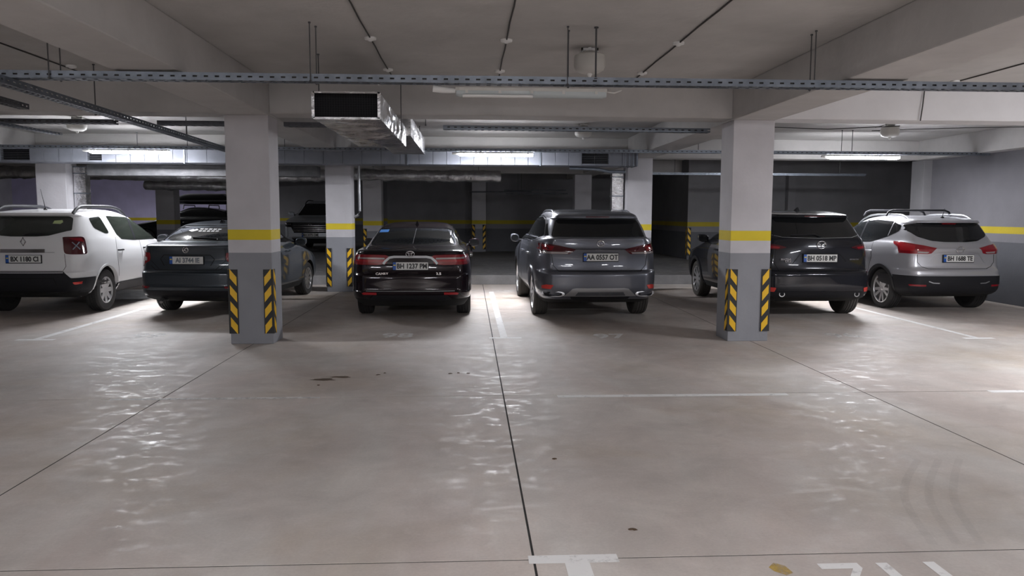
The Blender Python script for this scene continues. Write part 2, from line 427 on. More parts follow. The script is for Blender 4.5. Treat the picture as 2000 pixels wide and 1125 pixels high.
for p0, p1, l in (((-7.1, 6.68, 2.732), (9.1, 6.62, 2.732), 'the front slotted tray'), ((-9.4, 14.14, 2.765), (9.6, 14.10, 2.765), 'the rear slotted tray'), ((-.3, 10.37, 2.742), (3.2, 10.46, 2.742), 'the tray behind the front beam'), ((-11.9, 10.14, 2.742), (-4.5, 10.1, 2.742), 'the tray above the white crossover')):
    bm = bmesh.new(); n = 40
    bm_tube(bm, [Vector(p0).lerp(Vector(p1), k / n) + Vector((0, .008 * math.sin(k * 1.7), 0)) for k in range(n + 1)], .022, 8)
    tag(obj('power_cable', bm, M['cable'], smooth=60), 'thick dark cable lying in ' + l, 'cable')
GR = 'hanger rods of the front tray'
def rod(x, y, z0, z1, label, group=None, r=.005):
    bm = bmesh.new(); bm_tube(bm, [(0, 0, 0), (0, 0, z1 - z0)], r, 6)
    bm_tube(bm, [(0, 0, .006), (0, 0, .016)], r * 2.2, 6)
    bm_tube(bm, [(0, 0, z1 - z0 - .012), (0, 0, z1 - z0)], r * 2.2, 6)
    return tag(obj('hanger_rod', bm, M['rod'], loc=(x, y, z0)), label, 'rod', group)
for x in (-3.42, -1.31, .84, 2.98, 5.1):
    for dx, dy in ((-.012, -.07), (.012, .07)):
        rod(x + dx, 6.68 + dy, 2.69, ZS, 'thin dark threaded rod hanging the front cable tray', GR)
rod(1.07, 6.62, 2.74, ZS, 'thicker rod in front of white extinguisher module', r=.009)
for x in (-5.0, -3.3, -.9, 4.2, 6.9, 7.1):
    rod(x, 14.1, 2.74, ZS, 'thin rod hanging the rear tray', 'hanger rods of the rear tray', r=.006)
for x, y, z0 in ((-4.0, 8.6, 2.64), (-1.1, 11.2, 2.92), (-1.1, 13.2, 2.92), (4.6, 17.2, 2.5), (8.4, 17.2, 2.5), (-9.5, 17.87, 2.6), (-4.6, 17.8, 2.55), (-2.2, 17.85, 2.6), (.2, 17.8, 2.55), (-7.2, 19.6, 2.4), (-5.7, 19.6, 2.38), (-6.5, 15.62, 2.4), (-3.8, 15.62, 2.4), (.5, 22.47, 2.24), (1.4, 22.46, 2.29), (1.5, 22.46, 2.19), (-3.98, 11.2, 2.64), (-.82, 9.42, 2.6), (-1.5, 7.9, 2.74), (-.6, 10.7, 2.8)):
    rod(x, y, z0, ZS, 'thin suspension rod near the ducts and lengthwise tray', 'suspension rods', r=.006)

# ------------------------------------------------------------------ tube lamps
def lamp(x, y, z, lit, label, group, L=1.29, rz=0):
    root = empty('tube_lamp', (x, y, z), rz)
    bm = bmesh.new()
    def trough(prof):   # prof (y,z) extruded along x with tapered ends
        rows = []
        for xx, k in ((-L / 2, .72), (-L / 2 + .03, 1), (L / 2 - .03, 1), (L / 2, .72)):
            rows.append([bm.verts.new((xx, py * k, pz)) for py, pz in prof])
        for A_, B_ in zip(rows, rows[1:]):
            for i in range(len(prof)):
                j = (i + 1) % len(prof); bm.faces.new((A_[i], A_[j], B_[j], B_[i]))
        bm.faces.new(rows[0]); bm.faces.new(rows[-1][::-1])
    trough([(-.05, .04), (.05, .04), (.045, .068), (-.045, .068)])
    obj('housing', bm, M['offwhite'], root)
    bm = bmesh.new()
    prof = [(-.05, .04), (-.048, .015), (-.035, -.004), (0, -.01), (.035, -.004), (.048, .015), (.05, .04)]
    rows = []
    for xx, k in ((-L / 2 + .005, .8), (-L / 2 + .04, 1), (L / 2 - .04, 1), (L / 2 - .005, .8)):
        rows.append([bm.verts.new((xx, py * k, .04 - (.04 - pz) * k)) for py, pz in prof])
    for A_, B_ in zip(rows, rows[1:]):
        for i in range(len(prof)):
            j = (i + 1) % len(prof); bm.faces.new((A_[i], A_[j], B_[j], B_[i]))
    bm.faces.new(rows[0]); bm.faces.new(rows[-1][::-1])
    obj('diffuser', bm, M['tube'] if lit else M['clear'], root, smooth=50)
    for k in (-.55, -.27, 0, .27, .55):
        box('clip', (k * L / 1.29 - .012, -.056, .02), (k * L / 1.29 + .012, .056, .05), M['offwhite'], root)
    if not lit:
        for yy in (-.02, .02):
            bm = bmesh.new(); bm_tube(bm, [(-L / 2 + .06, yy - .03, -.001), (.01, yy - .03, -.001)], .011, 8)
            obj('tube', bm, M['white'], root, smooth=60)
        bm = bmesh.new(); bm_tube(bm, [(-L / 2 - .0, 0, .045), (-L / 2 - .10, 0, .05), (-L / 2 - .19, 0, .06)], [.02, .028, .03], 10)
        obj('cable_gland', bm, M['white'], root, smooth=60)
        bm = bmesh.new(); bm_tube(bm, [(L / 2, 0, .05), (L / 2 + .07, 0, .042), (L / 2 + .13, 0, .065)], .008, 8)
        obj('cable', bm, M['offwhite'], root, smooth=60)
    else:
        bm = bmesh.new(); bm_tube(bm, [(-L / 2 - .0, 0, .04), (-L / 2 - .06, 0, .04), (-L / 2 - .12, 0, .04)], [.02, .025, .018], 8)
        obj('cable_gland', bm, M['offwhite'], root, smooth=60)
    if lit:
        ld = bpy.data.lights.new('tube_light', 'AREA'); ld.shape = 'RECTANGLE'; ld.size = L - .1; ld.size_y = .08; ld.energy = DOWN; ld.color = (.94, .95, 1.0)
        lo = bpy.data.objects.new('tube_light', ld); COL.objects.link(lo); lo.parent = root; lo.location = (0, 0, -.02)
    if not 6 < y < 15:
        for k in (-.5, .5):
            bm = bmesh.new(); bm_tube(bm, [(k, 0, .06), (k, 0, ZS - z)], .005, 6); obj('suspension_rod', bm, M['rod'], root)
    return tag(root, label, 'lamp', group)
GL = 'ceiling tube lamps'
lamp(.526, 6.66, 2.60, False, 'unlit tube lamp hanging under the front tray', GL)
lamp(-6.05, 14.2, 2.665, True, 'lit tube lamp above the white crossover', GL, 1.38)
lamp(.48, 14.2, 2.665, True, 'lit tube lamp above the gap between cherry sedan and graphite crossover', GL, 1.36)
lamp(7.38, 14.2, 2.665, True, 'lit tube lamp above the silver crossover', GL, 1.38)
lamp(7.3, 6.66, 2.60, True, 'lit tube lamp under the front tray near right wall', GL)
for x, l in ((-6.0, 'left bay'), (.5, 'middle bay'), (7.0, 'right bay')):
    lamp(x, -.8, 2.60, True, 'lit tube lamp behind the viewer over the %s' % l, GL)
    lamp(x, -7.5, 2.60, True, 'added unseen tube lamp far behind the viewer over the %s' % l, GL)  # unseen extra row, added to brighten the foreground
lamp(-11.75, 29.65, 2.6, True, 'lit tube lamp hidden behind a rear hall column', GL, rz=PI / 2)

# ------------------------------------------------------------------ ceiling detectors, cables, extinguisher modules
def detector(x, y, label='small round white smoke detector on the ceiling cable line', z=ZS):
    bm = bmesh.new(); bm_lathe(bm, [(.012, -.034), (.02, -.03), (.03, -.022), (.052, -.018), (.055, 0)], 16)
    return tag(obj('smoke_detector', bm, M['white'], loc=(x, y, z), smooth=40), label, 'detector', 'ceiling smoke detectors')
def conduit(pts, label, r=.007):
    bm = bmesh.new(); bm_tube(bm, pts, r, 6); return tag(obj('ceiling_cable', bm, M['cable']), label, 'cable')
for x, l in ((-.89, 'left of the middle bay, passing above foil duct'), (.335, 'at centre of the middle bay'), (1.92, 'right of the middle bay beside extinguisher module')):
    pts = [(x + .004 * math.sin(k * 2.1), 1.0 + k * .5, ZS - .008) for k in range(17)]
    conduit(pts, 'thin dark cable on the ceiling %s' % l)
    for y in (5.75 - 1.5, 7.15, 8.65): detector(x, y)
conduit([(-4.36, 6 + k, ZS - .008) for k in range(4)], 'thin dark cable on the ceiling above lengthwise tray')
detector(-4.28, 8.7)
conduit([(5.72, 6 + k, ZS - .008) for k in range(4)], 'thin dark cable on ceiling crossing the front right bay')
detector(5.69, 8.9)
conduit([(5.7, 9.55 - .02, ZS), (5.68, 9.52, 2.98), (5.66, 9.52, 2.79)], 'dark cable running down the pale right beam')
conduit([(5.64, 9.95, 2.775), (5.4, 11.5, 2.9), (4.6, 13.5, ZS - .01)], 'dark cable sagging behind the pale right beam')
conduit([(8.2, 9.95, 2.8), (7.9, 12, 3.0), (7.2, 13.6, 3.12)], 'dark cable behind pale right beam above silver crossover')
for x, y in ((-.1, 12.3), (1.05, 12.4), (1.9, 12.2), (5.0, 12.6), (-6.2, 12.4), (6.6, 12.4)): detector(x, y)
def module(x, y, label, s=1., z=ZS):
    root = empty('extinguisher_module', (x, y, z))
    bm = bmesh.new()
    pr = [(.05, -.035), (.10, -.055), (.142, -.075), (.15, -.10), (.15, -.175), (.135, -.21), (.09, -.235), (.03, -.24)]
    bm_lathe(bm, [(r * s, h * s) for r, h in pr], 28); obj('canister', bm, M['offwhite'], root, smooth=40)
    bm = bmesh.new(); bm_lathe(bm, [(.018 * s, 0), (.018 * s, -.04 * s)], 10); bm_box(bm, (-.08 * s, -.012, -.03 * s), (.08 * s, .012, -.006)); bm_box(bm, (-.08 * s, -.012, -.06 * s), (-.066 * s, .012, -.006)); bm_box(bm, (.066 * s, -.012, -.06 * s), (.08 * s, .012, -.006))
    obj('bracket', bm, M['white'], root)
    bm = bmesh.new(); bm_lathe(bm, [(.02 * s, -.235 * s), (.026 * s, -.25 * s), (.012 * s, -.275 * s)], 10); obj('nozzle', bm, M['white'], root, smooth=40)
    bm = bmesh.new(); bm_tube(bm, [(0, .05, -.006), (.03, .25, -.006), (.06, .6, -.006)], .006, 6); obj('cable', bm, M['cable'], root)
    return tag(root, label, 'extinguisher', 'ceiling extinguisher modules')
module(1.14, 7.42, 'white extinguisher canister hanging beside rod near the unlit lamp', 1.0)
module(1.98, 13.5, 'white extinguisher canister above graphite crossover and rear tray')
module(-6.45, 13.2, 'white extinguisher canister over the lit lamp above white crossover')
module(4.47, 13.2, 'white extinguisher canister just left of the right front column')
module(7.2, 13.0, 'white extinguisher canister over the lit lamp above silver crossover')
module(6.15, 18.5, 'white extinguisher canister in the dark rear right bay')

# ------------------------------------------------------------------ ducts
def crinkle_box(bm, x0, x1, y0, y1, z0, z1, amp, nx, ny, nz, along='y', sag=0., faces='-z+z-x+x-y+y', seed=0):
    def surf(o, u, v, nu, nv, nrm):
        vs = []
        for i in range(nu + 1):
            row = []
            for j in range(nv + 1):
                p = o + u * (i / nu) + v * (j / nv)
                q = Vector((p.x * 1.0, p.y * 1.0, p.z * 1.0)); f = (2.2, 8.5, 6) if along == 'y' else (8.5, 2.2, 6)
                d = noise.noise(Vector((p.x * f[0] + seed, p.y * f[1], p.z * f[2]))) * amp
                d2 = noise.noise(Vector((p.x * 3 + seed, p.y * 3, 7.3))) * amp
                e = math.sin(PI * i / nu) ** .5 * math.sin(PI * j / nv) ** .5 if 0 < i < nu and 0 < j < nv else .15
                s = Vector((0, 0, -sag * math.sin(PI * i / nu) * math.sin(PI * j / nv))) if nrm.z < -.5 else Vector()
                row.append(bm.verts.new(p + nrm * (d + d2) * e + s))
            vs.append(row)
        for i in range(nu):
            for j in range(nv):
                bm.faces.new((vs[i][j], vs[i + 1][j], vs[i + 1][j + 1], vs[i][j + 1]))
    X = Vector((x1 - x0, 0, 0)); Y = Vector((0, y1 - y0, 0)); Z = Vector((0, 0, z1 - z0)); O = Vector((x0, y0, z0))
    if '-z' in faces: surf(O, X, Y, nx, ny, Vector((0, 0, -1)))
    if '+z' in faces: surf(O + Z, X, Y, nx, ny, Vector((0, 0, 1)))
    if '-x' in faces: surf(O, Y, Z, ny, nz, Vector((-1, 0, 0)))
    if '+x' in faces: surf(O + X, Y, Z, ny, nz, Vector((1, 0, 0)))
    if '-y' in faces: surf(O, X, Z, nx, nz, Vector((0, -1, 0)))
    if '+y' in faces: surf(O + Y, X, Z, nx, nz, Vector((0, 1, 0)))
    bmesh.ops.remove_doubles(bm, verts=bm.verts[:], dist=.0008)
DX0, DX1 = -1.475, -.85
dr = empty('foil_duct', (0, 0, 0))
bm = bmesh.new(); crinkle_box(bm, DX0 - .01, DX1, 7.5, 10.5, 2.50, 2.745, .045, 18, 150, 8, sag=.02, faces='-z+z-x+x+y')
obj('foil_wrap', bm, M['foil'], dr, smooth=60)
bm = bmesh.new()
for lo, hi in (((DX0 - .015, 7.47, 2.50), (DX0 + .012, 7.52, 2.75)), ((DX1 - .022, 7.47, 2.50), (DX1 + .005, 7.52, 2.75)), ((DX0, 7.47, 2.492), (DX1, 7.52, 2.513)), ((DX0, 7.47, 2.735), (DX1, 7.52, 2.752))): bm_box(bm, lo, hi)
obj('mouth_frame', bm, M['foil'], dr)
box('mouth_back', (DX0, 7.56, 2.50), (DX1, 7.57, 2.745), M['void'], dr)
bm = bmesh.new()
for k in range(1, 26): bm_box(bm, (DX0 + k * .0239, 7.50, 2.51), (DX0 + k * .0239 + .003, 7.504, 2.737))
for k in range(1, 10): bm_box(bm, (DX0, 7.502, 2.512 + k * .0225), (DX1, 7.506, 2.515 + k * .0225))
obj('grille_mesh', bm, M['black'], dr)
tag(dr, 'crinkled foil air duct with black mesh mouth below front beam', 'duct')
bm = bmesh.new(); crinkle_box(bm, -1.35, -.80, 10.65, 13.9, 2.66, 2.72 + .21, .028, 14, 110, 8, sag=.02, seed=5)
tag(obj('foil_duct', bm, M['foil'], smooth=60), 'higher foil duct continuing behind the black mesh duct mouth', 'duct')
# cross duct made of short panels
cd = empty('metal_duct', (0, 0, 0))
x = -11.0; k = 0
grx = [(-8.50, -8.24), (-7.1, -6.85), (2.30, 2.55)]
while x < 3.2:
    w = .26 if not (-5.3 < x < -1.2) else .36
    skip = any(x < b and x + w > a for a, b in grx)
    if not skip:
        box('duct_panel', (x + .003, 14.85, 2.545), (min(x + w, 3.25) - .003, 15.4, 2.795), M['duct'], cd, bevel=.004)
    else:
        a, b = [g for g in grx if x < g[1] and x + w > g[0]][0]
        for lo, hi in (((x + .003, 14.85, 2.545), (x + w - .003, 15.4, 2.575)), ((x + .003, 14.85, 2.775), (x + w - .003, 15.4, 2.795))):
            box('duct_panel', lo, hi, M['duct'], cd)
        box('grille_back', (x + .003, 14.95, 2.575), (x + w - .003, 14.97, 2.775), M['void'], cd)
        for q in range(6):
            box('louver', (x + .003, 14.87, 2.58 + q * .033), (x + w - .003, 14.90, 2.587 + q * .033), M['zincdark'], cd)
    x += w; k += 1
for fx in (-5.33, -1.18, 1.35):
    box('flange', (fx - .012, 14.83, 2.53), (fx + .012, 15.42, 2.81), M['zinc'], cd)
for k in range(4):
    box('end_rib', (3.0 + k * .075, 14.835, 2.535), (3.012 + k * .075, 15.41, 2.805), M['zinc'], cd)
tag(cd, 'long sheet metal duct crossing in front of the second column row', 'duct')
def foil_pipe(pts, r, label, amp=.03, n=20, seg=.07, name='foil_duct', m='darkfoil'):
    bm = bmesh.new(); P = [Vector(p) for p in pts]; path = []
    for a, b in zip(P, P[1:]):
        q = max(2, int((b - a).length / seg))
        path += [a.lerp(b, i / q) for i in range(q)]
    path.append(P[-1])
    bm_tube(bm, path, [r * (1 + .05 * math.sin(i * .9)) for i in range(len(path))], n)
    for v in bm.verts:
        d = noise.noise(v.co * 6) * amp; c = noise.noise(v.co * 19) * amp * .5
        v.co += Vector((d, c, d * .7 + c))
    return tag(obj(name, bm, M[m], smooth=50), label, 'duct')
foil_pipe([(-11, 17.9, 2.50), (-8.9, 17.85, 2.50), (-6, 17.8, 2.44), (-3.2, 17.8, 2.47)], .14, 'sagging wrinkled foil duct behind the metal duct at left')
foil_pipe([(-3.0, 17.9, 2.50), (-.8, 17.8, 2.47), (.72, 17.8, 2.47)], .13, 'wrinkled dark foil duct ending behind the lit middle lamp')
foil_pipe([(-8.0, 19.6, 2.30), (-6, 19.6, 2.28), (-5.2, 19.7, 2.32)], .12, 'lower short foil duct in front of the lilac-lit wall')
bm = bmesh.new(); crinkle_box(bm, -7.4, -3.0, 15.45, 15.80, 2.33, 2.535, .01, 60, 8, 8, along='x', seed=3)
tag(obj('foil_duct', bm, M['dullduct'], smooth=60), 'dull foil duct slung under the long metal duct', 'duct')
def riser(x, y, w, z0, z1, label):
    root = empty('foil_riser', (x, y, z0))
    z = 0; H_ = z1 - z0
    while z < H_ - .02:
        h = min(.40, H_ - z); bm = bmesh.new()
        crinkle_box(bm, -w / 2, w / 2, -.1, .1, z, z + h - .01, .008, 5, 5, 10, along='y', seed=z)
        obj('foil_section', bm, M['foil'], root, smooth=60)
        box('band', (-w / 2 - .008, -.108, z + h - .012), (w / 2 + .008, .108, z + h + .006), M['zinc'], root)
        z += h
    return tag(root, label, 'duct')
riser(3.12, 16.3, .24, 0, 2.53, 'vertical foil riser duct above the graphite crossover')
riser(-7.87, 16.2, .23, 0, 2.53, 'vertical foil riser duct behind the white crossover roof')
# short offset below the duct end, drain pipe beside column
bm = bmesh.new(); bm_tube(bm, [(1.95, 15.1, 2.51), (2.5, 15.1, 2.49), (2.75, 15.1, 2.44), (3.05, 15.1, 2.44)], .03, 8)
tag(obj('metal_pipe', bm, M['zinc'], smooth=50), 'short kinked metal pipe under the end of metal duct', 'pipe')
bm = bmesh.new(); bm_tube(bm, [(-2.30, 16.3, 2.78), (-2.30, 16.3, 2.2), (-2.295, 16.3, 1.66), (-2.33, 16.3, 1.58), (-2.42, 16.3, 1.53)], .028, 10)
tag(obj('drain_pipe', bm, M['satin'], smooth=50), 'grey drain pipe beside the column with elbow near its end', 'pipe')
for k, (x, z) in enumerate(((.9, 2.25), (1.9, 2.3), (1.95, 2.2))):
    bm = bmesh.new(); bm_tube(bm, [(x - .9, 22.5, z), (x + .9, 22.4, z + .01)], .02, 8)
    tag(obj('rear_pipe', bm, M['zincdark'], smooth=50), 'thin dark pipe under the rear ceiling beam', 'pipe', 'rear pipes')

# ------------------------------------------------------------------ floor markings
def marking(name, polys, label, m='line', cat='floor marking', group=None):
    bm = bmesh.new()
    for p in polys:
        vs = [bm.verts.new((x, y, .0012)) for x, y in p]; bm.faces.new(vs)
    o = obj(name, bm, M[m])
    for f in o.data.polygons:
        if f.normal.z < 0: f.flip()
    return tag(o, label, cat, group)
def rect(x0, y0, x1, y1): return [(x0, y0), (x1, y0), (x1, y1), (x0, y1)]
marking('parking_line', [rect(.395, 9.93, .49, 15.9), rect(.25, 9.84, .67, 9.93)], 'white bay line between cherry sedan and graphite crossover')
marking('parking_line', [[(6.64, 9.70), (6.72, 9.70), (6.80, 15.6), (6.72, 15.6)], rect(6.48, 9.60, 6.89, 9.70)], 'white bay line beside silver crossover')
marking('parking_line', [rect(-5.55, 9.98, -5.45, 15.6), rect(-5.73, 9.88, -5.26, 9.98)], 'white bay line between white crossover and grey liftback')
marking('parking_line', [rect(.5, 16.0, 3.2, 16.08)], 'white line closing the bay behind graphite crossover', 'line2')
marking('lane_dash', [rect(.77, 6.59, 2.85, 6.68)], 'worn white dash along the joint in front of graphite crossover', 'line')
marking('lane_dash', [rect(-3.1, 6.645, -1.31, 6.705)], 'faint white dash in front of the left column', 'line2')
marking('lane_dash', [rect(4.75, 6.62, 6.9, 6.71)], 'white dash in the lane at the right edge', 'line')
marking('parking_line', [rect(.27, 3.385, .69, 3.47), rect(.435, 1.5, .55, 3.385)], 'white T-shaped bay mark in the foreground')
marking('paint_dab', [[(1.36, 3.30), (1.40, 3.345), (1.44, 3.31), (1.45, 3.24), (1.41, 3.22), (1.37, 3.26)]], 'small worn yellow paint dab before the foreground number', 'line3')
marking('paint_dab', [[(-1.33, 3.30), (-1.29, 3.32), (-1.25, 3.29), (-1.28, 3.24)]], 'tiny yellow paint dab left of T-shaped mark', 'line3')
# foreground numbers seen from their top edge
def digit3(x, y, w=.19, h=.5):
    return [rect(x, y - .055, x + w, y), [(x + w - .045, y - .055), (x + w, y - .055), (x + w * .62, y - .16), (x + w * .5, y - .13)],
            [(x + w * .5, y - .13), (x + w * .62, y - .16), (x + w, y - .22), (x + w, y - .40), (x + w * .6, y - h), (x, y - h), (x, y - h + .06), (x + w * .5, y - h + .06), (x + w - .05, y - .36), (x + w - .05, y - .25), (x + w * .5, y - .19)]]
def digit4(x, y, w=.28, h=.5):
    return [rect(x, y - .30, x + .055, y), rect(x, y - .36, x + w, y - .30), rect(x + w - .055, y - .30, x + w, y), rect(x + w - .055, y - h, x + w, y - .36)]
marking('bay_number', digit3(1.595, 3.325) + digit4(1.87, 3.32), 'white painted bay number in the right foreground', group=None)
marking('bay_number', digit3(-1.26 + .12, 3.30, .12) + digit4(-.90, 3.305, .29), 'faded white bay number in the left foreground', 'line2')
for t, x, y, l, m in (('98', -.96, 10.13, 'bay number 98 on the floor behind the cherry sedan', 'line'), ('97', 1.85, 9.98, 'bay number 97 on the floor behind the graphite crossover', 'line'),
                   ('99', -4.22, 10.2, 'faded bay number on the floor behind the grey liftback', 'line2'), ('96', 5.0, 9.94, 'faded bay number on the floor behind the blue-black crossover', 'line2')):
    o = text_mesh('bay_number', t, .50, M[m], None, (x, y, .0008), (0, 0, 0), sx=.85, depth=.0004, bold=.010); tag(o, l, 'floor marking')
def blob(x, y, rx, ry, label, seed, m='mud', n=26, h=.006):
    bm = bmesh.new(); c = bm.verts.new((0, 0, h)); ring = []; mid = []
    for k in range(n):
        a = 2 * PI * k / n; r = .65 + .5 * noise.noise(Vector((math.cos(a) * 1.7 + seed, math.sin(a) * 1.7, seed)))
        ring.append(bm.verts.new((rx * r * math.cos(a), ry * r * math.sin(a), .0005))); mid.append(bm.verts.new((rx * r * .6 * math.cos(a), ry * r * .6 * math.sin(a), h * .9)))
    for k in range(n):
        j = (k + 1) % n; bm.faces.new((ring[k], ring[j], mid[j], mid[k])); bm.faces.new((mid[k], mid[j], c))
    return tag(obj('mud_clump', bm, M[m], loc=(x, y, 0), smooth=60), label, 'mud', 'mud clumps on the lane')
blob(-1.42, 7.42, .17, .07, 'largest brown mud smear on the lane before the left column', 1)
blob(-1.27, 7.53, .12, .045, 'brown mud smear touching the largest one', 4.5)
for k, (x, y) in enumerate(((-1.42, 7.17), (-.92, 7.62), (-.86, 7.7), (-.2, 7.65), (-.12, 7.68), (-.02, 7.66), (.55, 4.9), (.83, 3.75))):
    blob(x, y, .022 + .01 * (k % 2), .02, 'tiny dark mud crumb on the lane', k * 2.3 + 3)

def skid(pts, w, label):
    P = [Vector(p) for p in pts]; path = []
    for i in range(len(P) - 1):
        a, b = P[i], P[i + 1]; t0 = (P[i + 1] - P[max(i - 1, 0)]) * .5; t1 = (P[min(i + 2, len(P) - 1)] - P[i]) * .5
        for k in range(6):
            s = k / 6; path.append(a * (2*s**3 - 3*s*s + 1) + t0 * (s**3 - 2*s*s + s) + b * (3*s*s - 2*s**3) + t1 * (s**3 - s*s))
    path.append(P[-1]); bm = bmesh.new(); prev = None
    for i, p in enumerate(path):
        t = (path[min(i + 1, len(path) - 1)] - path[max(i - 1, 0)]).normalized(); n = Vector((-t.y, t.x)) * w / 2
        row = [bm.verts.new((*(p + n), .0015)), bm.verts.new((*(p - n), .0015))]
        if prev: bm.faces.new((prev[0], prev[1], row[1], row[0]))
        prev = row
    tag(obj('tyre_mark', bm, M['skid']), label, 'tyre mark', 'tyre marks on the lane')
for k in range(3):
    skid([(2.95 + k * .14, 4.78), (2.62 + k * .15, 4.36), (2.42 + k * .14, 4.0), (2.26 + k * .12, 3.5)], .045, 'faint dark curved tyre mark on the lane floor')

# ------------------------------------------------------------------ cars
def pchip(t, p):
    """monotone cubic through p at integer knots"""
    p = np.asarray(p, float); n = len(p); d = np.diff(p); m = np.zeros(n); m[0] = d[0]; m[-1] = d[-1]
    for i in range(1, n - 1):
        m[i] = 0 if d[i - 1] * d[i] <= 0 else 2 * d[i - 1] * d[i] / (d[i - 1] + d[i])
    i = np.clip(t.astype(int), 0, n - 2); s = t - i
    return (2 * s**3 - 3 * s**2 + 1) * p[i] + (s**3 - 2 * s**2 + s) * m[i] + (-2 * s**3 + 3 * s**2) * p[i + 1] + (s**3 - s**2) * m[i + 1]

